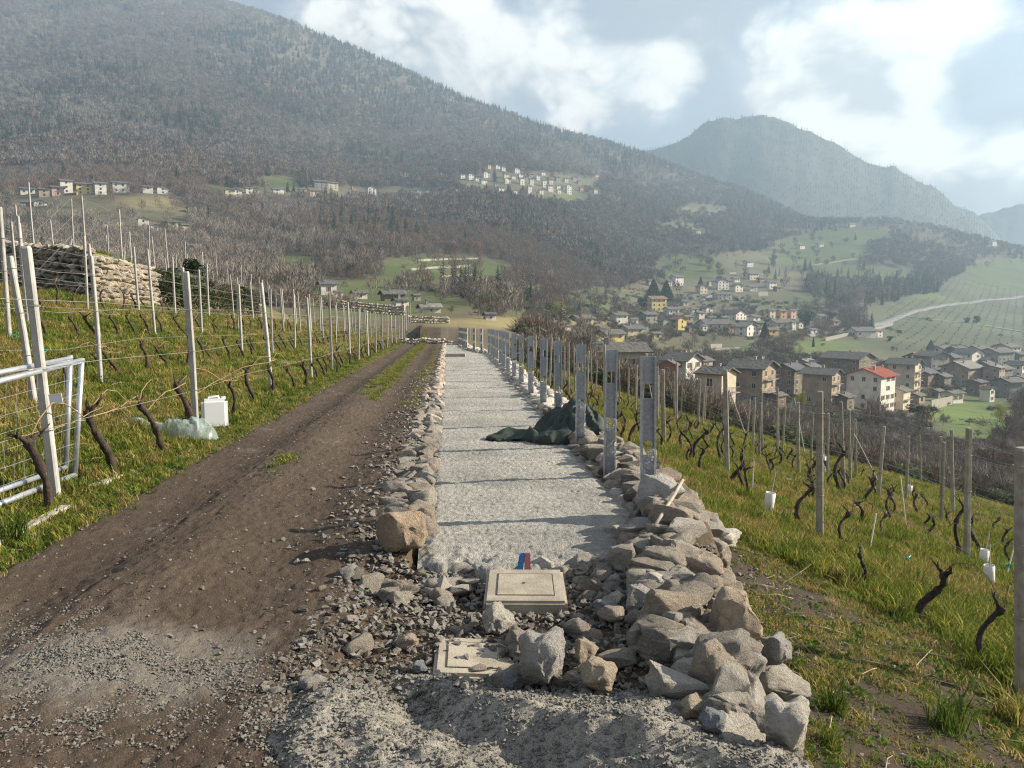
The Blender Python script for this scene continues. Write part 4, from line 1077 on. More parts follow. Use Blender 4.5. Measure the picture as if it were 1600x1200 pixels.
# ============================================================ vineyard posts
M_POST = simple('concrete_post', (.41, .40, .375), (.31, .30, .28), 6, .88, .4, 70, rnd=.25)
M_POSTD = simple('weathered_post', (.36, .33, .28), (.25, .22, .185), 8, .9, .5, 60, rnd=.4)
M_WIRE = simple('trellis_wire', (.36, .35, .33), None, 5, .55, 0, metal=.5)
def post_mesh(w, h, mat, seed):
    r = random.Random(seed); mb = MB(); V = []
    zs = [-.3, 0, h*.5, h-.02, h]
    for i, z in enumerate(zs):
        k = w/2*(1-.12*max(z, 0)/h)*(.86 if i == 4 else 1); c = k*.35
        bx, by = .008*r.uniform(-1, 1), .008*r.uniform(-1, 1)
        for (x, y) in ((-k+c, -k), (k-c, -k), (k, -k+c), (k, k-c), (k-c, k), (-k+c, k), (-k, k-c), (-k, -k+c)): V.append((x+bx, y+by, z))
    F = [(i*8+k, i*8+(k+1) % 8, (i+1)*8+(k+1) % 8, (i+1)*8+k) for i in range(4) for k in range(8)]+[tuple(32+k for k in range(8))]
    mb.add(V, F)
    return mb.mesh('vineyard_post', mat)
PO_L = [post_mesh(.074, 2.12, M_POST, i) for i in range(3)]
PO_T = [post_mesh(.058, 2.05, M_POST, 20+i) for i in range(2)]
PO_R = [post_mesh(.085, 1.92, M_POSTD, 10+i) for i in range(3)]
TIE = MB().tube([(math.cos(a)*.055, math.sin(a)*.055, 0) for a in np.linspace(0, 6.28, 9)], .004, 4).mesh('wire_tie', M_WIRE)
NPOST = {}
def put_post(protos, base, h, lean, rowname, group, hd, wscale=1.0, label=None, ties=True):
    i = NPOST.get(rowname, 0); NPOST[rowname] = i+1
    pm = random.choice(protos); o = link('vineyard_post', pm, loc=(base[0], base[1], base[2]), rot=(lean[1], lean[0], U(-.2, .2)), scl=(wscale, wscale, h/hd))
    tag(o, label or '%s %s post in %s' % (nth(i), 'pale concrete' if protos is not PO_R else 'weathered grey', rowname), 'post', group)
    if ties and base[1] < 22:
        for z in (.62, 1.15, 1.7): link('wire_tie', TIE, o, loc=(0, 0, z*hd/max(h, .1)))
    return o
ROWS_L = ['the vine row along the dirt road', 'the second vine row up from the road', 'the third vine row up from the road', 'the fourth vine row up from the road', 'the fifth vine row up from the road', 'the sixth vine row up from the road', 'the seventh vine row up from the road']
def rowx_l(k, y): return Ex(y)-.55-2.05*k
# front row by eye, then regular
for (bx, by, tx, ty) in ((88, 780, 42, 385), (308, 680, 291, 424), (425, 613, 407, 442), (487, 592, 479, 465), (519, 578, 514, 458), (547, 567, 543, 472)):
    p = hit(bx, by); tp = at(tx, ty, p.y); d = tp-p
    put_post(PO_L, p, d.length, (math.atan2(d.x, d.z), 0), ROWS_L[0], 'posts of the left vineyard', 2.12, 1.0 if by < 700 else 1.05)
y = 31.0
while y < 84:
    x = rowx_l(0, y); put_post(PO_L, (x, y, g1(x, y)), 2.1, (U(-.03, .02), U(-.02, .02)), ROWS_L[0], 'posts of the left vineyard', 2.12); y += U(3.8, 4.6)
for k in range(1, 7):
    y = 7.6+U(0, 1.5)+.6*k
    while y < 80-4*k:
        x = rowx_l(k, y)
        if x > float(wall_x(y))+.5 or y < 22:
            put_post(PO_L, (x, y, g1(x, y)), U(1.9, 2.25), (U(-.06, .01), U(-.03, .03)), ROWS_L[k], 'posts of the left vineyard', 2.12, U(.75, 1))
        y += U(3.2, 4.4)
# extra stout pair by the gate
for (bx, by, tx, ty, lab) in ((55, 632, 14, 400, 'leaning pale concrete post just behind the gate, left of the tallest post'), (45, 508, 28, 348, 'slender leaning post behind the stout posts at the left edge')):
    p = hit(bx, by); d = at(tx, ty, p.y)-p; put_post(PO_L, p, d.length, (math.atan2(d.x, d.z), 0), 'x', 'posts of the left vineyard', 2.12, 1.0, lab)
# upper terrace
TN = ['the terrace row above the retaining wall edge', 'the second row of the upper terrace', 'the third row of the upper terrace']
for k in range(3):
    y = 25.5+k*.8
    while y < 62:
        x = float(wall_x(y))-.9-2.1*k
        put_post(PO_T, (x, y, g1(x, y)), U(1.75, 2.3), (U(-.09, .05), U(-.04, .04)), TN[k], 'posts of the upper terrace', 2.05, U(.85, 1.1)); y += U(2.2, 3.4)
for (a, b, nm, lab) in (((103, 432), (112, 373), 'brace', 'slanting white brace leaning against the dark retaining wall'), ((190, 453), (195, 392), 'brace', 'slanting pale brace before the lit side of the retaining wall'), ((46, 362), (28, 318), 'brace', 'slanting brace of the leftmost terrace post'), ((186, 392), (170, 352), 'brace', 'slanting brace on the terrace edge above the lit wall')):
    p = hit(*a); q = at(*b, p.y+.1); o = MB().tube([p-p, q-p], .028, 6).build('post_brace', M_POST, loc=p); tag(o, lab, 'brace')
# right vineyard
ROWS_R = ['the vine row nearest the wall on the right', 'the second vine row down the right slope', 'the third vine row down the right slope', 'the fourth vine row down the right slope', 'the fifth vine row down the right slope', 'the short vine row squeezed behind the steel posts']
def rowx_r(k, y): return Px(y)+3.05+2.2*k if k < 5 else Px(y)+1.75
for (bx, by, tx, ty, r) in ((1597, 1095, 1600, 700, 0), (1280, 845, 1281, 611, 0), (1136, 746, 1133, 577, 0), (1037, 695, 1035, 577, 0), (1510, 880, 1511, 668, 1), (1318, 772, 1315, 628, 1), (1328, 748, 1327, 640, 1), (1190, 708, 1189, 607, 1), (1216, 700, 1215, 606, 1), (1489, 802, 1488, 672, 2), (1471, 792, 1470, 682, 2), (1439, 757, 1438, 680, 2), (1337, 742, 1337, 655, 2), (1057, 662, 1057, 566, 0), (1081, 650, 1080, 580, 0), (1104, 655, 1103, 590, 1)):
    p = hit(bx, by); d = at(tx, ty, p.y)-p
    put_post(PO_R, p, d.length, (math.atan2(d.x, d.z), U(-.02, .02)), ROWS_R[r], 'posts of the right vineyard', 1.92, np.clip(1.0, .9, 1))
for k in range(6):
    y = {0: 24.0, 1: 26.0, 2: 20.0, 3: 15.0, 4: 17.0, 5: 17.0}[k]
    while y < 46:
        x = rowx_r(k, y); put_post(PO_R, (x, y, g1(x, y)), U(1.7, 2.0), (U(-.05, .05), U(-.04, .04)), ROWS_R[k], 'posts of the right vineyard', 1.92, U(.7, .95)); y += U(2.4, 3.4)
for (a, b, lab) in (((1225, 690), (1239, 622), 'left leg of the pale A frame of poles on the right slope'), ((1258, 712), (1241, 622), 'right leg of the pale A frame of poles on the right slope'), ((1168, 688), (1139, 608), 'slanting brace of the post in the nearest right vine row'), ((1374, 756), (1331, 672), 'long slanting brace running down the right slope'), ((1022, 640), (1006, 560), 'slanting pale pole just behind the nearest steel post')):
    p = hit(*a); q = at(*b, p.y+.15); o = MB().tube([p-p, (q-p)*.5+Vector((.01, 0, 0)), q-p], .022, 6).build('post_brace', M_POST, loc=p); tag(o, lab, 'brace')
# wires
def wires(rx, k, y0, y1, hs, lab, r=.0022):
    ys = np.linspace(y0, y1, int((y1-y0)/3)+3); e = empty('trellis_wires', (float(rx(k, y0)), y0, g1(float(rx(k, y0)), y0))); tag(e, lab, 'wires'); L = e.location
    for h in hs:
        pts = [Vector((float(rx(k, y)), y, g1(float(rx(k, y)), y)+h+(.015 if i % 2 else -.02)))-L for i, y in enumerate(ys)]
        MB().tube(pts, r, 4, cap=False).build('wire', M_WIRE, e)
for k in range(5): wires(rowx_l, k, 5.0+k*.5, 60-5*k, (.62, 1.15, 1.72), 'thin trellis wires strung along '+ROWS_L[k])
for k in range(4): wires(rowx_r, k, 5.2+k, 44, (.70, 1.2, 1.7), 'thin trellis wires strung along '+ROWS_R[k])

# ============================================================ bare grape vines
M_BARK = simple('vine_bark', (.085, .062, .046), (.040, .030, .024), 14, .95, 1.0, 55, rnd=.35, dist=.02)
M_BARKR = simple('vine_bark_dark', (.080, .062, .050), (.036, .028, .023), 14, .95, 1.0, 55, rnd=.35, dist=.02)
M_CANE = simple('vine_cane', (.34, .235, .13), (.24, .155, .085), 9, .75, .2, 60, rnd=.4)
M_CANED = simple('vine_cane_dark', (.16, .10, .07), (.10, .07, .05), 9, .8, .2, 60, rnd=.4)
def vine_mesh(seed, mat, h=.72, lean=(0, 0), thick=.032, gnarl=.07, arms=2):
    r = random.Random(seed); mb = MB(); n = 11; pts, rad = [], []
    n = 16
    ph = r.uniform(0, 6.28)
    for i in range(n):
        f = i/(n-1)
        pts.append(Vector((lean[0]*f*h+gnarl*math.sin(f*5+ph)*f, lean[1]*f*h+gnarl*math.cos(f*4+ph*1.3)*f, f*h-.08*(1-f))))
        rad.append(thick*(1.35-.55*f+.25*r.uniform(-1, 1)+(.55 if i == n-2 else 0)+.25*r.uniform(-1, 1)*(r.random() < .4)+(.5 if i == 0 else 0)))
    b0 = len(mb.v); mb.tube(pts, rad, 8, twist=.35)
    for q in range(b0, len(mb.v)):
        f = (q-b0)//8; c = pts[min(f, n-1)]; k_ = 1+r.uniform(-.28, .34); mb.v[q] = tuple(c+(Vector(mb.v[q])-c)*k_)
    for a in range(arms):
        th = ph+a*math.pi+r.uniform(-.5, .5); l = r.uniform(.07, .17); p = pts[-2]
        d = Vector((math.cos(th)*.5, math.sin(th), r.uniform(.4, 1.1))).normalized()
        mb.tube([p, p+d*l*.5+Vector((0, 0, .02)), p+d*l], [thick*.85, thick*.6, thick*.45], 6)
        for q in range(2):
            d2 = (d+Vector((r.uniform(-.8, .8), r.uniform(-.8, .8), r.uniform(0, .8)))).normalized(); p2 = p+d*l*r.uniform(.6, 1); mb.tube([p2, p2+d2*r.uniform(.05, .12)], [thick*.35, thick*.18], 5)
    return mb.mesh('grape_vine', mat, True), pts[-1]
def cane_mesh(seed, mat, L=.85, up=.32, sgn=1):
    r = random.Random(seed); pts = []
    for i in range(9):
        f = i/8; pts.append((r.uniform(-.012, .012)+.05*math.sin(f*3), sgn*(L*f-.0), up*math.sin(min(1, f*1.5)*math.pi)*(1-.55*f)+.02*r.uniform(-1, 1)))
    return MB().tube(pts, [.0052*(1-.5*i/8) for i in range(9)], 5).mesh('cane', mat, True)
VL = [vine_mesh(700+i, M_BARK, U(.42, .60), (U(-.45, .02), U(-.15, .2)), U(.021, .029), .06) for i in range(8)]
VR = [vine_mesh(740+i, M_BARKR, U(.48, .66), (U(-.30, .30), U(-.2, .2)), U(.023, .033), .12, 1+i % 2) for i in range(9)]
CL = [cane_mesh(780+i, M_CANE, U(.75, 1.1), U(.10, .30), 1) for i in range(5)]; CR = [cane_mesh(790+i, M_CANED, U(.5, .9), U(.15, .4), 1 if i % 2 else -1) for i in range(5)]
NV = {}
def put_vine(protos, canes, base, rowname, group, scale=1.0, yaw=None, label=None, ncane=1):
    i = NV.get(rowname, 0); NV[rowname] = i+1
    m, tip = random.choice(protos)
    o = link('grape_vine', m, loc=base, rot=(U(-.08, .08), U(-.08, .08), U(-.4, .4) if yaw is None else yaw), scl=(scale*U(.9, 1.1),)*3)
    tag(o, label or '%s bare pruned vine in %s' % (nth(i), rowname), 'grape vine', group)
    for q in range(ncane): c = link('cane', random.choice(canes), o, loc=tip*.97, rot=(0, 0, U(-.35, .35)))
    return o
for (bx, by) in ((80, 802), (182, 746), (262, 710), (308, 684), (368, 650), (399, 628), (428, 615)):
    p = hit(bx, by); put_vine(VL, CL, p, ROWS_L[0], 'vines of the left vineyard', 1.2)
nleft = 0
for k in range(0, 7):
    y = 17.6 if k == 0 else 6.4+.5*k+U(0, .5)
    ymax = [56, 46, 40, 34, 30, 26, 24][k]
    while y < ymax:
        x = float(rowx_l(k, y))+U(-.12, .12)
        if (x > float(wall_x(y))+.5 or y < 22) and x/y > -.78: put_vine(VL, CL, (x, y, g1(x, y)), ROWS_L[k], 'vines of the left vineyard', U(.85, 1.1)); nleft += 1
        y += U(.85, 1.15)
for (bx, by, s, lab) in ((1345, 916, 1.1, 'dark forked vine stump leaning right below the white stake'), (1438, 970, 1.25, 'thick curling old vine with a hooked arm on the right slope'), (1538, 1052, 1.35, 'tall crooked vine nearest the camera on the right'), (1494, 872, 1.15, 'stout knotted vine beside the tall grey post at right'), (1388, 816, 1.0, 'bent vine with a double kink right of the tallest post'), (1245, 822, 1.1, 'twisted vine left of the tallest grey post'), (1312, 856, .9, 'thin arched vine right of the tallest grey post'), (1312, 772, 1.15, 'thick leaning vine against the paired posts'), (1268, 755, 1.0, 'short vine beyond the tallest grey post'), (1122, 725, 1.0, 'vine with a round head left of the second right hand post'), (1083, 718, .95, 'slim vine left of the round headed vine'), (1062, 704, .95, 'slender vine close behind the nearest steel post'), (1143, 757, 1.1, 'dark upright vine touching the second right hand post')):
    p = hit(bx, by); hp = {1345: 80, 1438: 100, 1538: 125, 1494: 85, 1388: 62, 1245: 72, 1268: 60, 1122: 58, 1083: 54, 1062: 48, 1143: 64}.get(bx, 66); put_vine(VR, CR, p, 'x', 'vines of the right vineyard', hp*p.y/FPX/.64, None, lab)
for k in range(6):
    y = [11.5, 11.5, 9.5, 9.0, 10.0, 14.0][k]+U(0, .6)
    while y < [40, 36, 32, 28, 26, 34][k]:
        x = float(rowx_r(k, y))+U(-.25, .25)
        if x/y < .75: put_vine(VR, CR, (x, y, g1(x, y)-.02), ROWS_R[k], 'vines of the right vineyard', U(.7, 1.0), U(-3, 3))
        y += U(.75, 1.15)
# long canes tied along the front wire, left
for i, (a, b) in enumerate((((-40, 690), (60, 668)), ((80, 668), (215, 620)), ((215, 640), (290, 600)))):
    pass
# planting tubes and white stakes
M_TUBE = simple('white_vine_guard', (.74, .72, .66), (.62, .60, .54), 10, .6, .2, 30)
for (bx, by, w, h, lean, lab) in ((1199, 804, 15, 36, .12, 'white planting tube beside the tallest grey post'), (1546, 915, 15, 34, -.08, 'white planting tube near the right edge by the green ties'), (1535, 885, 13, 28, .1, 'second white planting tube behind the first near the right edge'), (1286, 738, 8, 26, .0, 'slim white tube behind the tallest grey post'), (1421, 772, 7, 14, 0, 'small white tube between far vines on the right slope')):
    p = hit(bx, by); k = p.y/FPX; n = 12
    o = empty('planting_tube', p); tag(o, lab, 'planting tube'); o.rotation_euler.y = lean
    mb = MB(); r0 = w*k/2
    V = [(math.cos(a)*q, math.sin(a)*q, z) for (q, z) in ((r0, -.03), (r0*1.05, h*k*.5), (r0*1.08, h*k), (r0*.95, h*k), (r0*.93, .0)) for a in np.linspace(0, 2*math.pi, n, endpoint=False)]
    mb.add(V, [(i*n+j, i*n+(j+1) % n, (i+1)*n+(j+1) % n, (i+1)*n+j) for i in range(4) for j in range(n)]); mb.build('tube', M_TUBE, o, smooth=True)
    MB().tube([(0, 0, -.05), (.02, .0, h*k*2.0)], .008, 5).build('stake', M_POST, o)
for (a, b, lab) in (((1357, 865), (1369, 802), 'short white stake slanting over the dark forked vine'), ((1417, 826), (1407, 744), 'thin white stake standing alone on the right slope'), ((1175, 770), (1178, 718), 'short white stake left of the white planting tube'), ((1570, 905), (1594, 820), 'slanting white stake near the right edge'), ((1252, 662), (1258, 628), 'short pale stake far down the right slope')):
    p = hit(*a); q = at(*b, p.y); o = MB().tube([Vector((0, 0, -.05)), q-p], .010, 6).build('stake', M_TUBE, loc=p); tag(o, lab, 'stake')
for (bx, by, w, lab) in ((1338, 795, 12, 'small white bucket in the dry grass on the right slope'), (1230, 752, 11, 'grey stone in the grass among the right vines'), (1430, 838, 17, 'white rounded stone in the dry grass on the right slope'), (1520, 905, 14, 'pale stone near the planting tubes at right')):
    p = hit(bx, by); k = p.y/FPX; o = link('field_stone', MED[bx % 12]); place(o, (p.x, p.y, p.z+.02), (w*k*1.2, w*k, w*k*.8), .4); tag(o, lab, 'stone')
# ============================================================ turf, tufts, weeds (uncountable: stuff)
def grass_mat(name, stops, trans=.35):
    m = bpy.data.materials.new(name); m.use_nodes = True; t = NT(m.node_tree); t.n.clear()
    oi = t.node('ShaderNodeObjectInfo'); col = t.ramp(oi.outputs['Random'], stops)
    a = t.node('ShaderNodeVertexColor', layer_name='tint'); col = t.mix(1.0, col, a.outputs[0], 'MULTIPLY')
    d = t.node('ShaderNodeBsdfDiffuse', inp={'Color': col}); tr = t.node('ShaderNodeBsdfTranslucent', inp={'Color': col})
    x = t.node('ShaderNodeMixShader', inp={0: trans}); t.l.new(d.outputs[0], x.inputs[1]); t.l.new(tr.outputs[0], x.inputs[2])
    o = t.node('ShaderNodeOutputMaterial'); t.l.new(x.outputs[0], o.inputs[0]); return m
M_GR = grass_mat('green_grass', [(0, (.08, .125, .024)), (.4, (.15, .19, .036)), (.75, (.22, .235, .055)), (1, (.30, .26, .10))])
M_DRY = grass_mat('dry_grass', [(0, (.19, .21, .055)), (.35, (.28, .26, .09)), (.7, (.40, .335, .155)), (1, (.30, .22, .10))])
M_WEED = grass_mat('broad_leaves', [(0, (.06, .12, .025)), (.6, (.10, .17, .035)), (1, (.15, .20, .05))])
def tuft(name, mat, seed, n, h, spread, w=.006, droop=.5):
    r = random.Random(seed); V, F, C = [], [], []
    for i in range(n):
        th = r.uniform(0, 6.28); q = spread*r.random()**.6; b = Vector((math.cos(r.uniform(0, 6.28))*q, math.sin(r.uniform(0, 6.28))*q, -.01))
        d = Vector((math.cos(th), math.sin(th), 0)); s = Vector((-d.y, d.x, 0)); hh = h*r.uniform(.5, 1.1); o = hh*droop*r.uniform(.3, 1.2)
        k = len(V); ww = w*r.uniform(.7, 1.3)
        V += [b-s*ww, b+s*ww, b+d*o*.35+Vector((0, 0, hh*.6))+s*ww*.8, b+d*o*.35+Vector((0, 0, hh*.6))-s*ww*.8, b+d*o+Vector((0, 0, hh*.9))]
        F += [(k, k+1, k+2, k+3), (k+3, k+2, k+4)]; c = r.uniform(.45, 1.55); C += [(c*r.uniform(.85, 1.25), c, c*r.uniform(.7, 1.1))]*5
    mb = MB(); mb.add(V, F); m = mb.mesh(name, mat); a = m.color_attributes.new('tint', 'FLOAT_COLOR', 'POINT')
    a.data.foreach_set('color', np.array([(*c, 1) for c in C], np.float32).ravel()); return m
def weed(name, seed):
    r = random.Random(seed); V, F, C = [], [], []
    for i in range(16):
        th = r.uniform(0, 6.28); d = Vector((math.cos(th), math.sin(th), r.uniform(.15, .9))).normalized(); s = Vector((-math.sin(th), math.cos(th), 0)); l = r.uniform(.03, .07); b = Vector((r.uniform(-.06, .06), r.uniform(-.06, .06), 0))+d*l*.4; k = len(V)
        V += [b, b+d*l*.5-s*l*.28, b+d*l, b+d*l*.5+s*l*.28]; F.append((k, k+1, k+2, k+3)); c = r.uniform(.7, 1.3); C += [(c, c, c)]*4
    mb = MB(); mb.add(V, F); m = mb.mesh(name, M_WEED); a = m.color_attributes.new('tint', 'FLOAT_COLOR', 'POINT'); a.data.foreach_set('color', np.array([(*c, 1) for c in C], np.float32).ravel()); return m
TUFTS = [tuft('turf_a', M_GR, 1, 24, .065, .11, .005, .9), tuft('turf_b', M_GR, 2, 22, .10, .10, .005, .8), tuft('dry_a', M_DRY, 3, 26, .10, .12, .0045, 1.2), tuft('dry_b', M_DRY, 4, 20, .15, .10, .0045, 1.0), weed('weed_a', 5), weed('weed_b', 6), tuft('clump', M_GR, 7, 50, .19, .11, .005, .8), tuft('lush', M_GR, 8, 30, .14, .09, .006, .7)]
def sow_grass(name, x, y, kinds, scl, label):
    k = np.isfinite(x); z = G(x, y)
    instancer(name, np.stack([x, y, z], 1), RNG.uniform(0, 6.28, len(x)), scl, kinds, TUFTS, RNG.uniform(-.15, .15, (len(x), 2)), label=label, cat='grass')
def grasses():
    n = 62000
    y = np.exp(RNG.uniform(math.log(3.2), math.log(75), n)); a = RNG.uniform(-.80, .02, n); x = a*y
    t = Ex(y)+.05*RNG.normal(0, 1, n)-x
    k = (t > -.05) & ~((np.abs(wall_x(y)-x) < .35) & (y > 24)); x, y, t = x[k], y[k], t[k]
    dn = fbm(x*.8, y*.8, 161, 4); u = RNG.random(len(x))
    dry = np.clip(.34+1.4*dn+.08*sstep(1, 4, t), .04, .85); lush = (t < 1.1)
    kind = np.where(u < dry, RNG.choice([2, 3], len(x)), RNG.choice([0, 1, 4, 6], len(x), p=[.40, .36, .14, .10]))
    kind = np.where(lush & (RNG.random(len(x)) < .75), RNG.choice([0, 1, 7, 4, 5], len(x), p=[.3, .2, .2, .15, .15]), kind)
    sc = RNG.uniform(.6, 1.15, len(x))*np.clip(1+.012*(y-8), .9, 1.5)*np.where(t < .35, .65, 1)
    sow_grass('grass', x, y, kind, sc, 'green and straw coloured grass covering the left vineyard bank')
    # right slope
    n = 60000
    y = np.exp(RNG.uniform(math.log(2.6), math.log(60), n)); a = RNG.uniform(.0, .80, n); x = a*y; t = x-Wo(y)
    wdt = np.interp(y, [2.5, 4, 6, 8, 10], [2.4, 2.3, 1.9, .6, .2]); dn = fbm(x*.9, y*.9, 163, 4)
    p = np.clip(.10+.6*dn+sstep(.6, 1.25, (t+.9*dn)/wdt), 0.05, 1)
    k = (t > .08) & (RNG.random(n) < p*np.where(fbm(x*1.4, y*1.4, 169, 3) < -.22, .35, 1)); x, y, t, dn, wdt = x[k], y[k], t[k], dn[k], wdt[k]; u = RNG.random(len(x))
    inz = t < wdt*1.1
    kind = np.where(u < np.clip(.36+1.8*dn, .04, .95), RNG.choice([2, 3], len(x)), RNG.choice([0, 1, 4, 7, 6], len(x), p=[.22, .26, .12, .20, .20]))
    kind = np.where(inz, RNG.choice([0, 4, 5, 2, 1], len(x), p=[.28, .22, .18, .22, .10]), kind)
    sc = RNG.uniform(.6, 1.25, len(x))*np.where(inz, .65, 1.0)*np.clip(1+.012*(y-8), .9, 1.5)
    sow_grass('grass', x, y, kind, sc, 'dry yellow green grass covering the right vineyard slope')
    # middle strip of the road and the weedy edge by the stones
    n = 14000; y = np.exp(RNG.uniform(math.log(7.2), math.log(70), n)); f = RNG.normal(.50, .055, n); x = Ex(y)+(Lx(y)-.3-Ex(y))*f
    dn = fbm(x*1.2, y*.5, 165, 3); k = dn > np.interp(y, [9, 13, 18, 30], [.32, .10, -.15, -.4]); x, y = x[k], y[k]
    sow_grass('grass', x, y, RNG.choice([0, 4, 5, 1, 2], len(x), p=[.42, .15, .13, .15, .15]), RNG.uniform(.35, .75, len(x)), 'green grass strip growing between the wheel ruts of the road')
    n = 2200; y = np.exp(RNG.uniform(math.log(14), math.log(60), n)); x = Lx(y)-.35-np.abs(RNG.normal(0, .22, n)); k = fbm(x*.8, y*.6, 167, 3) > 0
    sow_grass('grass', x[k], y[k], RNG.choice([0, 2, 4], int(k.sum())), RNG.uniform(.3, .6, int(k.sum())), 'sparse short weeds along the road side of the stone edging')
grasses()
def soil_litter():
    n = 9000; y = np.exp(RNG.uniform(math.log(2.6), math.log(9.5), n)); x = Wo(y)+.08+RNG.uniform(0, 1, n)*np.interp(y, [2.5, 4, 6, 8, 10], [2.6, 2.5, 2.1, .8, .3])
    k = fbm(x*1.6, y*1.6, 171, 4) > .03; x, y = x[k], y[k]
    sow_grass('ground_cover', x, y, RNG.choice([2, 4, 5, 0, 3], len(x), p=[.38, .18, .16, .18, .10]), RNG.uniform(.18, .55, len(x)), 'dead leaves, low weeds and clods on the trampled earth beside the wall')
soil_litter()
TUFTM = [tuft('grass_tuft', M_GR, 30+i, 110, .30, .11, .0045, .85) for i in range(3)]
for (px, py, s, lab) in ((1480, 1140, 1.0, 'arching green grass tuft nearest the bottom right'), (1585, 1130, 1.1, 'large grass tuft at the foot of the rightmost post'), (1305, 1112, .7, 'upright bright green grass clump beside the near wall end'), (1520, 1050, .8, 'grass tuft at the foot of the crooked near vine'), (1160, 780, .9, 'dark green weedy clump left of the white planting tube'), (1100, 740, .9, 'lush grass clump below the second right hand post'), (20, 850, 1.0, 'lush grass clump at the left edge above the road'), (1295, 1165, .5, 'small lone grass tuft in the bare earth by the wall')):
    p = hit(px, py); o = link('grass_tuft', TUFTM[px % 3], loc=p, rot=(0, 0, U(0, 6)), scl=(s,)*3); tag(o, lab, 'grass tuft')
# prunings and twigs on the ground
def litter():
    mb = MB(); n = 0
    for i in range(520):
        if i % 3: y = math.exp(U(math.log(3), math.log(20))); x = float(Wo(y))+.1+U(0, 5)
        else: y = math.exp(U(math.log(4), math.log(18))); x = float(Ex(y))-U(0, 4)
        z = g1(x, y)+.02; th = U(0, 6.28); l = U(.08, .4); d = Vector((math.cos(th), math.sin(th), U(-.1, .3)))
        p = Vector((x, y, z)); mb.tube([p, p+d*l*.5+Vector((0, 0, .02)), p+d*l+Vector((U(-.05, .05), U(-.05, .05), 0))], [.004, .0035, .002], 4, cap=False)
    o = mb.build('prunings', simple('dry_twigs', (.42, .33, .22), (.28, .2, .13), 8, .85, 0)); tag(o, 'dry vine prunings strewn in the grass', 'twigs', kind='stuff')
litter()
# long trained canes on the front left wire
for i, (pts, lab) in enumerate(((((-20, 690), (60, 675), (120, 660), (180, 640), (215, 618)), 'long pale trained cane on the front wire behind the gate'), (((225, 645), (260, 612), (290, 598), (300, 640)), 'pale arched cane between the gate and the white jerrycan post'), (((300, 618), (330, 600), (380, 575), (430, 562)), 'pale cane running right from the post by the jerrycan'))):
    y = 7.6+i*1.6; P3 = [at(px, py, y+j*.35) for j, (px, py) in enumerate(pts)]; L = P3[0].copy()
    Q = []
    for j in range(len(P3)-1):
        for f in (0, .25, .5, .75): Q.append(P3[j].lerp(P3[j+1], f)+Vector((0, 0, U(-.015, .015)))-L)
    o = MB().tube(Q+[P3[-1]-L], .007, 5).build('trained_cane', M_CANE, loc=L, smooth=True); tag(o, lab, 'vine cane')
# green plastic ties
M_TIE = simple('green_tie', (.02, .35, .22), (.02, .28, .2), 5, .5, 0)
for i, (px, py, y, lab) in enumerate(((72, 549, 7.2, 'green plastic tie on the wire by the tallest left post'), (120, 600, 7.3, 'green plastic tie at the gate upright'), (20, 525, 9, 'green plastic tie at the far left edge'), (1592, 888, 8.0, 'bright green plastic tie at the right edge'), (1575, 885, 8.05, 'dark green plastic tie beside the right edge'), (1416, 873, 7.6, 'teal tie on the thick curling vine'))):
    p = at(px, py, y); mb = MB()
    for q in range(4): mb.tube([(0, 0, 0), (U(-.03, .03), U(-.03, .03), U(-.01, .03)), (U(-.06, .06), U(-.03, .03), U(-.03, .03))], [.006, .009, .003], 5)
    tag(mb.build('vine_tie', M_TIE, loc=p), lab, 'tie')
# ============================================================ houses
def stucco(name, c, stain=.8):
    return simple(name, c, tuple(q*stain for q in c), .5, .92, .15, 6, rnd=.16, spec=.15, dist=.05, lo=.3, hi=.75)
WALLC = {'white': stucco('white_render', (.72, .68, .60), .72), 'cream': stucco('cream_render', (.62, .54, .40), .7), 'yellow': stucco('yellow_render', (.72, .56, .22)), 'grey': stucco('grey_render', (.33, .31, .28), .65),
         'stone': stucco('rubble_masonry', (.27, .225, .17), .5), 'pink': stucco('pink_render', (.62, .42, .34)), 'orange': stucco('orange_render', (.52, .32, .18)), 'tan': stucco('tan_render', (.40, .32, .225), .6), 'red': stucco('brick_red_render', (.42, .12, .07)), 'brown': stucco('brown_boards', (.22, .15, .10))}
def slate(name, c):
    m, t, b = material(name); tc = t.node('ShaderNodeTexCoord'); v = t.node('ShaderNodeTexVoronoi'); v.inputs['Scale'].default_value = 1.6; t.l.new(tc.outputs['Object'], v.inputs['Vector'])
    n = t.noise(tc.outputs['Object'], .6, 5, .6); k = t.math('ADD', .45, t.math('ADD', t.math('MULTIPLY', v.outputs['Color'], .45), t.math('MULTIPLY', n, .6)))
    t.l.new(t.mix(1.0, c, t.vmath('SCALE', (1, 1, 1), scale=k), 'MULTIPLY'), b.inputs['Base Color']); b.inputs['Roughness'].default_value = .9; b.inputs['Specular IOR Level'].default_value = .2
    bp = t.node('ShaderNodeBump', inp={'Strength': .8, 'Distance': .12, 'Height': v.outputs['Distance']}); t.l.new(bp.outputs[0], b.inputs['Normal']); return m
ROOFC = {'slate': slate('stone_slate_roof', (.135, .128, .115)), 'dark': slate('dark_slate_roof', (.11, .11, .115)), 'red': slate('red_tile_roof', (.25, .065, .04)), 'pale': slate('pale_slate_roof', (.22, .21, .19)), 'brown': slate('brown_tile_roof', (.22, .14, .10))}
M_WFRAME = simple('window_frame', (.55, .52, .46), None, 3, .7, 0); M_WOODB = simple('brown_shutter', (.20, .11, .06), (.15, .08, .05), 2, .8, 0)
_g, _t, _b = material('window_glass'); _b.inputs['Base Color'].default_value = (.028, .032, .038, 1); _b.inputs['Roughness'].default_value = .12; M_GLASS = _g
WIN = MB().add([], []); 
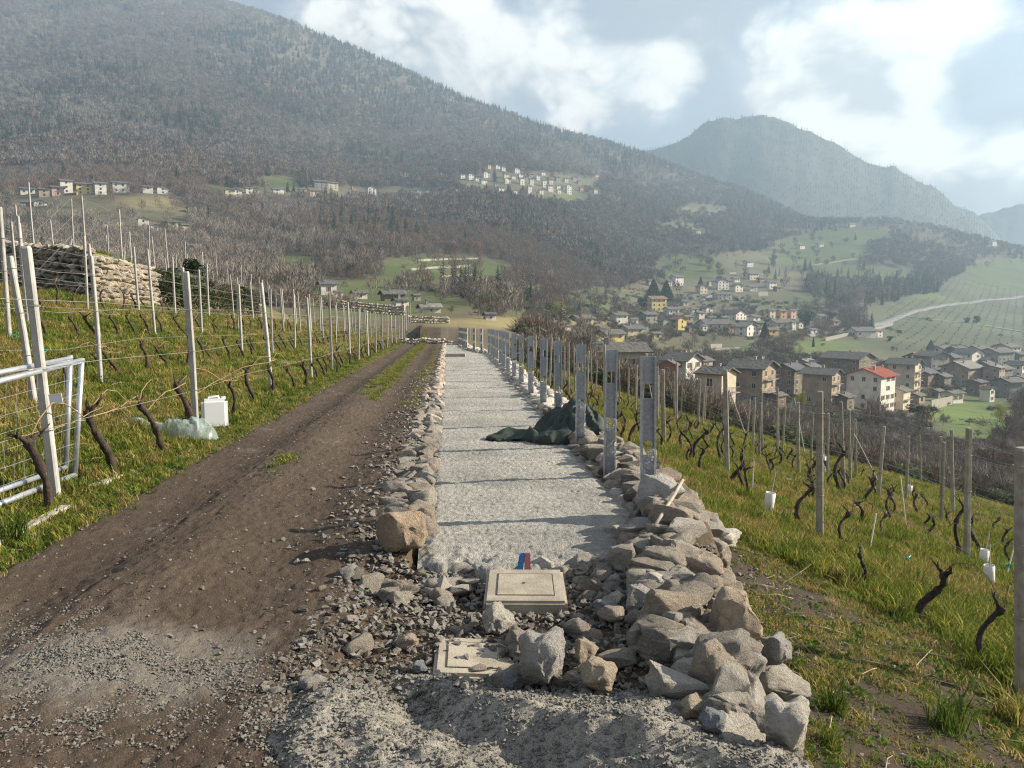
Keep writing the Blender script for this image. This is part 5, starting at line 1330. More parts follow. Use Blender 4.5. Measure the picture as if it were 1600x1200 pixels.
for (cx, cz, w, h) in ((0, .68, 1.16, .10), (0, -.68, 1.3, .12), (-.54, 0, .09, 1.3), (.54, 0, .09, 1.3), (0, 0, .05, 1.3)): WIN.box((cx, 0, cz), (w, .12, h))
WIN = WIN.mesh('window', M_WFRAME); PANE = MB().box((0, .03, 0), (1.02, .05, 1.3)).mesh('pane', M_GLASS)
WINS = MB().box((0, 0, 0), (1.15, .10, 1.45)).mesh('window', M_GLASS)
SHUT = MB().box((0, 0, 0), (.55, .08, 1.4)).mesh('shutter', M_WOODB)
CHIM = MB().box((0, 0, .5), (.6, .6, 1.6)).box((0, 0, 1.36), (.8, .8, .14)).mesh('chimney', WALLC['grey'])
DISH = MB(); _n = 12
DISH.add([(0, 0, 0)]+[(math.cos(a)*.45, -.12, math.sin(a)*.45) for a in np.linspace(0, 6.28, _n, endpoint=False)], [(0, 1+i, 1+(i+1) % _n) for i in range(_n)]+[(0, 1+(i+1) % _n, 1+i) for i in range(_n)]); DISH.tube([(0, 0, 0), (0, .1, -1.2)], .04, 5); DISH = DISH.mesh('satellite_dish', WALLC['white'])
HOUSES = []
def house(px, py, wpx, hpx, yaw, wall, roof, label, ratio=.75, rt='gable', ridge='x', pitch=.42, bal=False, dish=False, detail=None, chim=1, group=None, nm='house', shutters=False):
    p = hit(px, py); k = p.y/FPX; ya = R(yaw); HOUSES.append((px, py, wpx, hpx, p.y))
    tot = wpx*k; Wd = tot/(abs(math.cos(ya))+ratio*abs(math.sin(ya))); D = Wd*ratio; H = hpx*k
    detail = detail if detail is not None else (p.y < 430)
    e = empty(nm, (p.x, p.y+D*.45, p.z), ya); tag(e, label, 'house', group)
    f = -max(2.5, D*.45); w2, d2 = Wd/2, D/2
    rh = (d2 if ridge == 'x' else w2)*pitch
    V = [(-w2, -d2, f), (w2, -d2, f), (w2, d2, f), (-w2, d2, f), (-w2, -d2, H), (w2, -d2, H), (w2, d2, H), (-w2, d2, H)]
    F = [(0, 1, 5, 4), (1, 2, 6, 5), (2, 3, 7, 6), (3, 0, 4, 7)]
    if ridge == 'x': V += [(-w2, 0, H+rh), (w2, 0, H+rh)]; F += [(4, 8, 7), (5, 6, 9), (4, 5, 9, 8), (6, 7, 8, 9)]
    else: V += [(0, -d2, H+rh), (0, d2, H+rh)]; F += [(4, 5, 8), (6, 7, 9), (5, 6, 9, 8), (7, 4, 8, 9)]
    MB().add(V, F).build('wall', WALLC[wall], e)
    # roof slabs with eaves
    o = min(1.0, .12*Wd); th = .22 if p.y < 500 else .3; rm = MB()
    def slab(a, b, c, d): 
        q = [Vector(s) for s in (a, b, c, d)]; u = Vector((0, 0, th)); rm.add(q+[s+u for s in q], [(3, 2, 1, 0), (4, 5, 6, 7), (0, 1, 5, 4), (1, 2, 6, 5), (2, 3, 7, 6), (3, 0, 4, 7)])
    if ridge == 'x':
        de = o*pitch; z1 = H+rh+.02
        slab((-w2-o, -d2-o, H-de+.02), (w2+o, -d2-o, H-de+.02), (w2+o, 0, z1), (-w2-o, 0, z1)); slab((-w2-o, .002, z1), (w2+o, .002, z1), (w2+o, d2+o, H-de+.02), (-w2-o, d2+o, H-de+.02))
    else:
        de = o*pitch; z1 = H+rh+.02
        slab((-w2-o, -d2-o, H-de+.02), (0, -d2-o, z1), (0, d2+o, z1), (-w2-o, d2+o, H-de+.02)); slab((.002, -d2-o, z1), (w2+o, -d2-o, H-de+.02), (w2+o, d2+o, H-de+.02), (.002, d2+o, z1))
    r = rm.build('roof', ROOFC[roof], e)
    for c in range(chim):
        cs = 1.0 if Wd > 7 else .7
        link('chimney', CHIM, r, loc=((-.25+.5*c)*Wd*.7 if ridge == 'x' else w2*.3, (-d2*.3 if ridge == 'x' else 0), H+rh*.62), scl=(cs,)*3)
    if dish: link('satellite_dish', DISH, r, loc=(w2*.5, -d2*.4, H+rh*.7+1.1), rot=(0, 0, -.6))
    nf = max(1, int(round(H/2.9))); fh = H/nf; ws = min(1.0, fh/2.6, Wd/4.5)
    sides = [(0, Wd, -d2, 0.0)]
    sx = -1 if yaw > 0 else 1; sides.append((1, D, sx*w2, 0))
    for (sd, Ln, off, _) in sides:
        nc = max(1, int(Ln/(3.1 if detail else 3.9))); nc = min(nc, 5 if detail else 3)
        for fl in range(nf):
            for c in range(nc):
                if random.random() < (.12 if sd == 0 else .35): continue
                q = (c+.5)/nc*Ln-Ln/2; z = fh*(fl+.55)
                if sd == 0: loc, rot = (q, off-.03, z), 0
                else: loc, rot = (off+sx*.03, q, z), (-math.pi/2 if sx < 0 else math.pi/2)
                if detail:
                    wo = link('window', WIN, e, loc=loc, rot=(0, 0, rot), scl=(ws,)*3); link('pane', PANE, wo)
                    if shutters and sd == 0:
                        for s in (-1, 1): link('shutter', SHUT, wo, loc=(s*.88, -.03, 0))
                else: link('window', WINS, e, loc=loc, rot=(0, 0, rot), scl=(ws,)*3)
    if bal:
        for fl in range(1, nf):
            z = fh*fl+.05; b = MB().box((0, 0, 0), (Wd*.8, 1.1, .14)).build('balcony', WALLC['grey'], e, loc=(0, -d2-.56, z))
            rl = MB().box((0, -.5, 1.0), (Wd*.8, .06, .07))
            for q in np.linspace(-.39, .39, 10): rl.box((q*Wd, -.5, .52), (.05, .04, .95))
            rl.build('railing', M_WOODB if wall in ('cream', 'tan', 'stone') else WALLC['grey'], b)
    return e
# --- the near village
for a in [
 (962, 590, 92, 42, 8, 'cream', 'slate', 'wide pale house with broad slate roof behind the two nearest steel posts', .7, 'gable', 'x', .34, False, False),
 (1070, 598, 62, 36, 48, 'white', 'slate', 'house with slate roof and white gable wall facing right', .8, 'gable', 'y', .40, False, True),
 (1046, 604, 34, 34, -20, 'red', 'slate', 'narrow house with brick red side wall left of the white gable', .9, 'gable', 'y', .5, False, False),
 (1124, 645, 62, 62, 46, 'cream', 'slate', 'tall house with pale balcony front and dark left side, leftmost of the tall ones', .9, 'gable', 'y', .36, True, False),
 (1182, 632, 76, 58, 50, 'tan', 'slate', 'tall weathered house with wooden front and balconies', 1.0, 'gable', 'y', .38, True, True),
 (1238, 618, 50, 42, 42, 'stone', 'dark', 'dark stone house with low grey roof in the centre of the near village', 1.0, 'gable', 'x', .4, False, True),
 (1290, 634, 62, 50, 50, 'tan', 'slate', 'stone farmhouse with stepped slate roofs and pale right gable', 1.1, 'gable', 'y', .36, True, False),
 (1335, 602, 78, 42, 40, 'stone', 'slate', 'long grey house with slate roof behind the red roofed house', 1.2, 'gable', 'y', .34, False, True),
 (1370, 642, 76, 56, 42, 'white', 'red', 'house with bright red tiled roof and white sunlit front', 1.0, 'gable', 'x', .38, False, True),
 (1420, 622, 54, 54, 48, 'cream', 'slate', 'tall house with wooden balconies just right of the red roof', 1.1, 'gable', 'y', .38, True, True),
 (1462, 588, 46, 32, 20, 'grey', 'slate', 'broad grey fronted house with low gable behind the tall balcony house', .9, 'gable', 'y', .32, False, False),
 (1512, 602, 62, 28, 35, 'tan', 'pale', 'low tan house with wide pale slate roof below the steeple', .9, 'gable', 'x', .40, False, False),
 (1558, 606, 34, 32, 40, 'tan', 'pale', 'small two storey tan house with shiny flat roof at right', .9, 'gable', 'x', .2, False, False),
 (1492, 630, 34, 16, 30, 'white', 'slate', 'small white walled shed above the bright green meadow', .7, 'gable', 'x', .3, False, False),
 (1546, 628, 22, 20, 35, 'white', 'slate', 'tiny white house at the corner of the green meadow', .9, 'gable', 'y', .4, False, False),
 (1583, 622, 40, 26, 20, 'grey', 'slate', 'grey house at the right edge of the near village', .9, 'gable', 'x', .35, False, False),
 (1565, 572, 50, 22, 25, 'grey', 'slate', 'long grey house far right in front of the vineyard fields', .8, 'gable', 'x', .35, False, False),
 (1520, 572, 44, 20, 30, 'white', 'slate', 'pale house with slate roof right of the steeple', .9, 'gable', 'y', .4, False, False),
 (1596, 590, 34, 20, 35, 'white', 'dark', 'white house cut off by the right edge of the village', .9, 'gable', 'y', .4, False, False),
 (1488, 580, 34, 22, 38, 'stone', 'dark', 'dark stone house between the grey gable and the tan house', .9, 'gable', 'x', .4, False, False),
 (1545, 588, 36, 18, 38, 'grey', 'slate', 'small grey house behind the shiny flat roof', .9, 'gable', 'x', .4, False, False),
 (1405, 590, 40, 24, 40, 'stone', 'slate', 'stone barn between the red roof and the grey gabled house', .9, 'gable', 'x', .4, False, False),
 (1268, 600, 40, 26, 44, 'stone', 'slate', 'low stone barn with slate roof behind the stepped farmhouse', .9, 'gable', 'x', .4, False, False),
 (1150, 604, 44, 30, 44, 'grey', 'slate', 'grey house half hidden between the two tall balcony houses', .9, 'gable', 'x', .4, False, False),
 (1098, 585, 36, 22, 44, 'tan', 'slate', 'tan cottage beyond the white gable', .9, 'gable', 'x', .4, False, False),
 (1216, 640, 30, 22, 40, 'brown', 'slate', 'brown wooden shed in front of the tall weathered house', .9, 'gable', 'x', .35, False, False),
 (1322, 640, 34, 20, 42, 'stone', 'slate', 'low stone shed at the left foot of the red roofed house', .9, 'gable', 'x', .35, False, False),
 (1408, 640, 40, 30, 44, 'cream', 'slate', 'lower pale wing in front of the tall balcony house', .9, 'gable', 'x', .35, True, False),
 (1448, 604, 40, 22, 40, 'brown', 'dark', 'brown barn with dark roof right of the tall balcony house', .9, 'gable', 'x', .4, False, False),
 (1475, 606, 30, 18, 36, 'stone', 'slate', 'stone outbuilding left of the low tan house', .9, 'gable', 'x', .4, False, False),
 (1440, 578, 44, 20, 38, 'brown', 'brown', 'long brown roofed barn left of the steeple', .9, 'gable', 'x', .45, False, False),
 (1535, 560, 40, 14, 30, 'grey', 'slate', 'row of grey houses at the back of the right village', .8, 'gable', 'x', .4, False, False),
 (1580, 556, 40, 14, 30, 'cream', 'slate', 'cream house at the back right of the village', .8, 'gable', 'x', .4, False, False),
 (1500, 560, 36, 14, 30, 'stone', 'slate', 'stone house behind the pale house right of the steeple', .8, 'gable', 'x', .4, False, False),
 (1475, 556, 30, 12, 30, 'white', 'slate', 'white house tucked behind the steeple', .8, 'gable', 'x', .4, False, False),
 (1570, 594, 34, 18, 34, 'stone', 'slate', 'stone house left of the cut off white house', .9, 'gable', 'x', .4, False, False),
 (1530, 615, 30, 18, 34, 'stone', 'dark', 'dark stone shed under the shiny flat roof', .9, 'gable', 'x', .3, False, False),
 (1598, 608, 30, 18, 34, 'tan', 'slate', 'tan house at the extreme right of the village', .9, 'gable', 'x', .3, False, False),
 (1300, 588, 36, 20, 42, 'tan', 'slate', 'tan house between the stone barn and the long grey house', .9, 'gable', 'x', .4, False, False),
 (1205, 592, 34, 20, 42, 'tan', 'slate', 'tan house behind the tall weathered house', .9, 'gable', 'x', .4, False, False),
 (1262, 586, 34, 20, 42, 'grey', 'pale', 'grey house with pale roof above the low stone barn', .9, 'gable', 'x', .4, False, True)]:
    house(*a[:8], ratio=a[8], rt=a[9], ridge=a[10], pitch=a[11], bal=a[12], dish=a[13], shutters=(a[5] in ('cream', 'white')), group='houses of the near village')
# steeple
def steeple():
    p = hit(1453, 566); k = p.y/FPX; e = empty('church_tower', p); tag(e, 'small church tower with dark pointed spire in the right village', 'church tower')
    w = 9*k; H = 20*k; MB().box((0, 0, H/2-2), (w, w, H+4)).build('tower', WALLC['grey'], e)
    s = w*.62; MB().add([(-s, -s, 0), (s, -s, 0), (s, s, 0), (-s, s, 0), (0, 0, 16*k)], [(0, 1, 4), (1, 2, 4), (2, 3, 4), (3, 0, 4), (3, 2, 1, 0)]).build('spire', ROOFC['dark'], e, loc=(0, 0, H+.02))
    link('window', WINS, e, loc=(0, -w/2-.03, H*.8))
steeple()
# --- the middle village on the fan, and hamlets; label is colour + place
MID = [
 (1026, 487, 32, 20, 22, 'yellow', 'brown', 'large yellow house with rows of windows below the dark conifers'),
 (1058, 446, 22, 13, 35, 'white', 'dark', 'white house standing above the yellow house'), (1017, 447, 14, 8, 30, 'cream', 'slate', 'small cream house hidden left of the dark conifers'), (1046, 447, 9, 7, 30, 'cream', 'slate', 'tiny cream house right of the dark conifers'),
 (1127, 453, 25, 13, 25, 'white', 'slate', 'white chalet with wide gable in the middle of the slope'), (1152, 456, 20, 9, 30, 'white', 'slate', 'white cottage right of the wide gabled chalet'), (1130, 468, 28, 8, 15, 'white', 'slate', 'low white bungalow with hipped looking roof below the chalet'),
 (1097, 459, 18, 11, 30, 'cream', 'slate', 'cream house left of the wide gabled chalet'), (1175, 437, 24, 9, 30, 'cream', 'slate', 'highest cream house of the middle village'), (1205, 451, 20, 10, 30, 'white', 'slate', 'white house at the right end of the upper middle row'), (1176, 455, 16, 7, 20, 'white', 'slate', 'small white house below the highest cream house'),
 (1014, 503, 28, 12, 30, 'grey', 'slate', 'grey house with white front below the yellow house'), (1050, 492, 24, 9, 25, 'white', 'slate', 'low white house right of the big yellow house'), (1062, 515, 24, 16, 35, 'yellow', 'brown', 'yellow gabled house with brown roof'), (1040, 512, 22, 11, 30, 'grey', 'dark', 'dark roofed house left of the yellow gable'), (1094, 500, 16, 11, 35, 'cream', 'slate', 'cream two storey house in the centre of the fan'), (1085, 489, 14, 6, 25, 'white', 'slate', 'tiny white house above the cream two storey house'), (1106, 489, 16, 7, 30, 'white', 'dark', 'small dark roofed house with white gable'),
 (1120, 515, 50, 9, 12, 'white', 'slate', 'long low white row house with slate roof'), (1168, 526, 34, 16, 42, 'white', 'pale', 'white house with steep gable beside the green field'), (1188, 525, 14, 9, 35, 'white', 'slate', 'small white annex right of the steep white gable'), (1152, 500, 34, 10, 40, 'white', 'dark', 'house with wide dark roof and white gable'), (1100, 518, 12, 9, 30, 'white', 'slate', 'tiny white house left of the long row house'),
 (1205, 498, 15, 13, 30, 'cream', 'slate', 'cream block left of the pink house'), (1238, 498, 14, 13, 30, 'pink', 'slate', 'pink house at the right of the upper street'), (1222, 498, 16, 12, 28, 'orange', 'slate', 'rose brown house between the cream block and the pink house'), (1222, 514, 40, 10, 20, 'cream', 'slate', 'long cream house with wide roof below the pink house'), (1239, 516, 10, 12, 32, 'white', 'slate', 'narrow white house front right of the long cream house'), (1250, 514, 12, 9, 32, 'white', 'slate', 'white gable next to the narrow white house'), (1206, 524, 22, 9, 25, 'orange', 'slate', 'low orange house behind the dark tree'), (1284, 502, 20, 8, 30, 'cream', 'slate', 'cream house right of the round dark tree'), (1305, 508, 15, 6, 28, 'tan', 'slate', 'small tan house by the start of the valley road'),
 (1350, 527, 42, 10, 15, 'white', 'slate', 'long white building beside the curving valley road'), (1373, 527, 15, 10, 30, 'white', 'slate', 'white block at the end of the long building by the road'),
 (968, 506, 28, 14, 30, 'white', 'slate', 'white house with grey roof left of the big yellow house'), (910, 507, 36, 10, 30, 'cream', 'slate', 'long cream house at the left end of the middle village'), (988, 524, 38, 11, 30, 'cream', 'slate', 'cream house with wide grey roof above the wide pale house'), (955, 532, 44, 11, 30, 'yellow', 'slate', 'pale yellow house just above the wide slate roof'), (868, 515, 30, 10, 30, 'orange', 'slate', 'terracotta house seen over the row of steel posts'), (886, 518, 16, 8, 30, 'white', 'slate', 'small white house right of the terracotta house'), (940, 521, 20, 9, 28, 'white', 'slate', 'small white house above the pale yellow house'), (990, 508, 16, 9, 28, 'cream', 'slate', 'small cream house right of the white house with grey roof'),
 (510, 461, 30, 17, 28, 'white', 'dark', 'large house with dark slate roof beyond the left vineyard'), (528, 465, 15, 8, 30, 'white', 'slate', 'white annex right of the large dark slate roof'), (560, 467, 26, 9, 28, 'white', 'slate', 'white house in the middle of the far field edge'), (612, 471, 40, 12, 25, 'stone', 'slate', 'stone house with pale roof right of the white field house'), (625, 478, 26, 8, 30, 'white', 'dark', 'low white house with dark roof in front of the stone house'), (670, 489, 36, 8, 22, 'white', 'pale', 'low white barn nearest the end of the dirt road'), (765, 500, 20, 7, 22, 'white', 'dark', 'small white barn beside the pale green willow'), (650, 470, 14, 8, 30, 'grey', 'slate', 'grey hut behind the low white house'), (412, 441, 26, 9, 28, 'grey', 'slate', 'grey slate roofed house over the left vineyard posts'),
 (1170, 417, 16, 8, 30, 'white', 'slate', 'white house alone above the middle village'), (1252, 389, 14, 6, 30, 'white', 'slate', 'white house high on the green spur'), (1282, 386, 12, 5, 30, 'white', 'slate', 'white house right of the other on the green spur'), (1406, 345, 14, 6, 30, 'white', 'slate', 'lone white house on top of the wooded hill'), (1552, 384, 14, 7, 30, 'white', 'slate', 'lone white house on the right shoulder of the hill'), (1330, 355, 16, 5, 30, 'cream', 'slate', 'cream house left below the hill top'), (714, 348, 10, 3, 20, 'white', 'pale', 'lone white hut in the woods below the hamlet'), (1090, 365, 12, 5, 30, 'cream', 'slate', 'lone cream house in the woods above the fan')]
for a in MID: house(*a, ratio=.75, pitch=.40, ridge='y' if 'gable' in a[7] else 'x', chim=1 if a[2] > 24 else 0, group='houses of the middle village')
def _hamlet_marker(): pass
def hamlet(rows, place):
    """small houses told apart by colour and by their order from the left"""
    rows = sorted(rows); cnt = {}
    tot = {}
    for r in rows: tot[r[5]] = tot.get(r[5], 0)+1
    words = ['first', 'second', 'third', 'fourth', 'fifth', 'sixth', 'seventh', 'eighth', 'ninth', 'tenth', 'eleventh', 'twelfth', 'thirteenth', 'fourteenth', 'fifteenth', 'sixteenth', 'seventeenth', 'eighteenth', 'nineteenth', 'twentieth', 'twenty-first', 'twenty-second', 'twenty-third', 'twenty-fourth', 'twenty-fifth']
    for r in rows:
        c = cnt.get(r[5], 0); cnt[r[5]] = c+1
        lab = ('only %s house %s' % (r[5], place)) if tot[r[5]] == 1 else '%s %s house from the left %s' % (words[c], r[5], place)
        house(*r[:7], lab, ratio=.7, pitch=.36, ridge='x' if (r[0] % 3) else 'y', chim=0, group='houses '+place, detail=False)
hamlet([(1005, 517, 18, 8, 30, 'grey', 'slate'), (1075, 503, 18, 8, 30, 'tan', 'slate'), (1112, 503, 16, 7, 30, 'white', 'dark'), (1132, 503, 16, 7, 32, 'tan', 'slate'), (1180, 503, 18, 8, 30, 'white', 'slate'), (1080, 520, 18, 8, 28, 'stone', 'dark'), (1140, 520, 18, 8, 30, 'tan', 'slate'), (1186, 512, 20, 8, 30, 'stone', 'slate'), (1258, 505, 16, 8, 30, 'tan', 'slate'), (1270, 522, 16, 7, 30, 'white', 'slate'), (1025, 530, 20, 9, 30, 'tan', 'slate'), (925, 512, 18, 8, 30, 'tan', 'slate'), (900, 524, 22, 9, 30, 'stone', 'slate'), (1110, 447, 12, 6, 30, 'cream', 'slate'), (1190, 442, 14, 7, 30, 'tan', 'slate'), (1150, 441, 14, 6, 30, 'white', 'slate'), (1216, 456, 14, 7, 30, 'stone', 'slate'), (1070, 478, 14, 7, 30, 'tan', 'slate'), (975, 517, 18, 8, 30, 'stone', 'slate')], 'scattered between the larger houses of the middle village')
hamlet([(1428, 572, 26, 12, 34, 'stone', 'slate'), (1455, 598, 26, 14, 38, 'tan', 'slate'), (1480, 594, 26, 14, 34, 'grey', 'slate'), (1502, 590, 28, 14, 36, 'stone', 'dark'), (1526, 588, 26, 14, 34, 'white', 'slate'), (1542, 574, 26, 12, 32, 'stone', 'slate'), (1556, 564, 28, 11, 32, 'tan', 'slate'), (1586, 580, 26, 13, 32, 'tan', 'slate'), (1576, 610, 28, 15, 36, 'grey', 'slate'), (1500, 552, 26, 9, 30, 'cream', 'slate'), (1566, 552, 26, 9, 30, 'white', 'slate'), (1595, 564, 26, 11, 30, 'stone', 'dark'), (1412, 576, 24, 12, 36, 'grey', 'slate'), (1358, 580, 28, 14, 38, 'grey', 'slate'), (1245, 588, 28, 14, 38, 'tan', 'slate'), (1170, 592, 26, 14, 40, 'grey', 'dark'), (1120, 592, 26, 14, 40, 'stone', 'slate'), (1436, 630, 26, 12, 40, 'tan', 'slate'), (1466, 622, 24, 11, 40, 'stone', 'slate')], 'packed along the lanes of the near village')
hamlet([(40, 304, 23, 9, 30, 'white', 'dark'), (67, 308, 17, 12, 30, 'tan', 'dark'), (88, 306, 20, 13, 30, 'pink', 'dark'), (101, 302, 20, 19, 35, 'white', 'slate'), (128, 304, 25, 16, 30, 'yellow', 'dark'), (155, 304, 19, 17, 30, 'white', 'slate'), (184, 301, 23, 15, 28, 'white', 'dark'), (196, 300, 12, 9, 28, 'cream', 'slate'), (229, 302, 17, 10, 28, 'white', 'dark'), (252, 303, 19, 9, 28, 'white', 'slate'), (264, 303, 9, 7, 28, 'cream', 'slate')], 'in the upper row over the left vineyard')
hamlet([(167, 357, 18, 9, 30, 'white', 'dark'), (185, 355, 12, 9, 30, 'yellow', 'slate'), (222, 355, 18, 12, 30, 'white', 'dark'), (205, 359, 14, 6, 30, 'grey', 'slate'), (240, 361, 22, 7, 30, 'white', 'slate'), (252, 357, 12, 9, 30, 'tan', 'dark'), (268, 359, 18, 12, 30, 'cream', 'dark'), (290, 366, 19, 14, 35, 'cream', 'slate'), (303, 334, 28, 9, 25, 'grey', 'slate'), (302, 399, 22, 15, 30, 'stone', 'slate'), (40, 322, 18, 6, 30, 'grey', 'dark'), (60, 322, 20, 6, 28, 'white', 'dark')], 'in the lower hamlet behind the left vineyard posts')
hamlet([(357, 307, 16, 9, 30, 'cream', 'dark'), (369, 307, 15, 9, 30, 'white', 'slate'), (388, 303, 13, 9, 30, 'white', 'slate'), (400, 303, 9, 6, 30, 'cream', 'slate'), (431, 304, 14, 8, 30, 'white', 'slate'), (441, 304, 9, 7, 30, 'white', 'slate'), (472, 305, 13, 9, 30, 'cream', 'slate'), (491, 307, 22, 9, 28, 'cream', 'slate'), (499, 295, 26, 11, 28, 'grey', 'dark'), (518, 296, 19, 10, 32, 'cream', 'slate'), (579, 303, 16, 9, 32, 'white', 'slate'), (552, 297, 8, 5, 30, 'tan', 'slate')], 'in the hamlet at the foot of the big mountain')
FARV = [(722, 279, 9, 6), (735, 281, 11, 8), (745, 283, 8, 5), (759, 278, 13, 8), (755, 288, 12, 7), (764, 264, 6, 6, 'yellow'), (777, 264, 9, 5), (786, 267, 8, 5), (790, 279, 9, 7, 'cream'), (792, 287, 11, 7), (807, 271, 10, 7), (802, 280, 7, 5), (813, 279, 9, 6), (815, 289, 9, 10), (829, 278, 12, 6, 'grey'), (830, 289, 8, 9, 'cream'), (827, 302, 8, 11), (850, 292, 8, 10), (848, 274, 8, 5), (860, 288, 8, 7, 'cream'), (859, 299, 11, 9), (871, 284, 9, 7, 'grey'), (872, 296, 8, 6), (873, 302, 7, 5), (888, 303, 10, 13), (884, 285, 8, 6, 'cream'), (897, 282, 9, 5, 'grey'), (908, 300, 7, 7, 'orange'), (930, 303, 8, 6), (932, 277, 8, 4, 'cream'), (905, 288, 8, 5, 'tan'), (840, 281, 7, 6), (820, 282, 6, 5, 'tan'), (845, 303, 8, 6), (770, 300, 8, 5, 'cream'), (782, 301, 12, 8), (805, 303, 7, 5), (775, 292, 7, 5, 'grey')]
hamlet([(r[0], r[1], r[2], r[3], 32, r[4] if len(r) > 4 else 'white', 'dark' if i % 2 else 'slate') for i, r in enumerate(FARV)], 'in the bright hamlet high on the slope')
hamlet([(638, 305, 9, 5, 30, 'white', 'slate'), (654, 305, 11, 7, 30, 'white', 'dark'), (668, 306, 6, 8, 30, 'cream', 'slate'), (682, 308, 7, 10, 30, 'white', 'slate'), (714, 303, 9, 6, 30, 'white', 'slate'), (634, 276, 7, 6, 30, 'yellow', 'slate'), (690, 276, 7, 5, 30, 'cream', 'slate')], 'in the scattered hamlet at mid height')
# ============================================================ roads and walls of the valley
M_ASPH = simple('pale_asphalt', (.21, .205, .195), (.17, .167, .16), .3, .9, 0); M_WALLG = stucco('pale_garden_wall', (.33, .30, .25))
def ribbon(name, pts, w, mat, dz=.35):
    P = [hit(*p) for p in pts]; Q = []
    for i in range(len(P)-1):
        n = 10
        for j in range(n): Q.append(P[i].lerp(P[i+1], j/n))
    Q.append(P[-1]); X, Y = [], []
    for i, q in enumerate(Q):
        d = Q[min(i+1, len(Q)-1)]-Q[max(i-1, 0)]; d.z = 0; d.normalize(); s = Vector((-d.y, d.x, 0))
        X.append([q.x+s.x*w*f for f in (-.55, -.5, 0, .5, .55)]); Y.append([q.y+s.y*w*f for f in (-.55, -.5, 0, .5, .55)])
    X, Y = np.array(X), np.array(Y); Z = G(X, Y)+dz; zc = Z.mean(1, keepdims=True); Z = .5*Z+.5*zc; Z[:, 0] -= 2; Z[:, -1] -= 2
    o = link(name, grid_mesh(name, X, Y, Z, mat, smooth=False)); o['kind'] = 'structure'; return o
ribbon('valley_road', [(1255, 524), (1300, 517), (1345, 511), (1385, 502), (1412, 491), (1440, 483), (1490, 474), (1540, 468), (1610, 461)], 9, M_ASPH)
ribbon('field_road', [(1412, 494), (1445, 498), (1490, 503), (1540, 509), (1620, 521)], 7, M_ASPH)
ribbon('village_lane', [(1030, 552), (1070, 549), (1110, 546), (1150, 543)], 4.5, M_ASPH); ribbon('village_lane', [(1092, 470), (1104, 464), (1118, 458)], 5, M_ASPH)
ribbon('farm_track', [(1268, 414), (1300, 410), (1322, 406), (1336, 404)], 6, M_ASPH)
def low_wall(pts, h, label):
    P = [hit(*p) for p in pts]; e = P[0].copy(); mb = MB(); V, F = [], []
    for q in P: V += [(q.x-e.x, q.y-e.y, -1.0+q.z-e.z), (q.x-e.x, q.y-e.y, h+q.z-e.z), (q.x-e.x, q.y-e.y+.5, h+q.z-e.z), (q.x-e.x, q.y-e.y+.5, -1.0+q.z-e.z)]
    for i in range(len(P)-1):
        for k in range(4): F.append((i*4+k, i*4+(k+1) % 4, (i+1)*4+(k+1) % 4, (i+1)*4+k))
    F += [(3, 2, 1, 0), tuple(len(V)-4+k for k in range(4))]
    o = mb.add(V, F).build('garden_wall', M_WALLG, loc=e); tag(o, label, 'wall')
low_wall([(642, 423), (690, 419), (735, 416)], 1.2, 'lower pale terrace wall on the green vineyard hill'); low_wall([(650, 408), (700, 406), (748, 405)], 1.0, 'upper pale terrace wall on the green vineyard hill'); low_wall([(690, 433), (745, 430)], .9, 'lowest short terrace wall of the green vineyard hill')
low_wall([(440, 419), (488, 420)], 1.1, 'terrace wall on the small green slope at left'); low_wall([(1290, 533), (1320, 526), (1355, 520), (1395, 508)], 2.2, 'pale retaining wall below the curving valley road'); low_wall([(1140, 429), (1150, 428)], 2.2, 'short bright wall above the middle village'); low_wall([(1185, 463), (1200, 462)], 4, 'square pale retaining wall in the middle village'); low_wall([(1455, 640), (1488, 632)], 3.0, 'stone garden wall left of the white walled shed')
low_wall([(1110, 545), (1128, 544)], 2.2, 'white wall piece at the end of the village lane')
# car by the meadow
def car():
    p = hit(1552, 641); k = p.y/FPX; e = empty('parked_car', p, .3); tag(e, 'dark car parked at the upper corner of the green meadow', 'car'); s = max(1.0, 18*k/4.2)
    m = simple('dark_car_paint', (.05, .055, .065), None, 2, .3, 0, spec=.5); mb = MB(); prof = [(-2.1, .35), (2.1, .35), (2.1, .8), (1.2, .95), (.6, 1.45), (-1.2, 1.45), (-1.9, .95), (-2.1, .9)]
    V = [(x, -.85, z) for x, z in prof]+[(x, .85, z) for x, z in prof]; n = len(prof); mb.add(V, [tuple(reversed(range(n, 2*n)))[::-1][::-1], tuple(range(n))]+[(i, (i+1) % n, n+(i+1) % n, n+i) for i in range(n)]); mb.build('body', m, e)
    g = MB().box((-.3, 0, 1.2), (1.6, 1.73, .35)); g.build('window', M_GLASS, e)
    for x in (-1.3, 1.3):
        for y in (-.8, .8): MB().tube([(x, y-.1, .33), (x, y+.1, .33)], .33, 12).build('wheel', M_GAP, e)
    e.scale = (s,)*3
car()
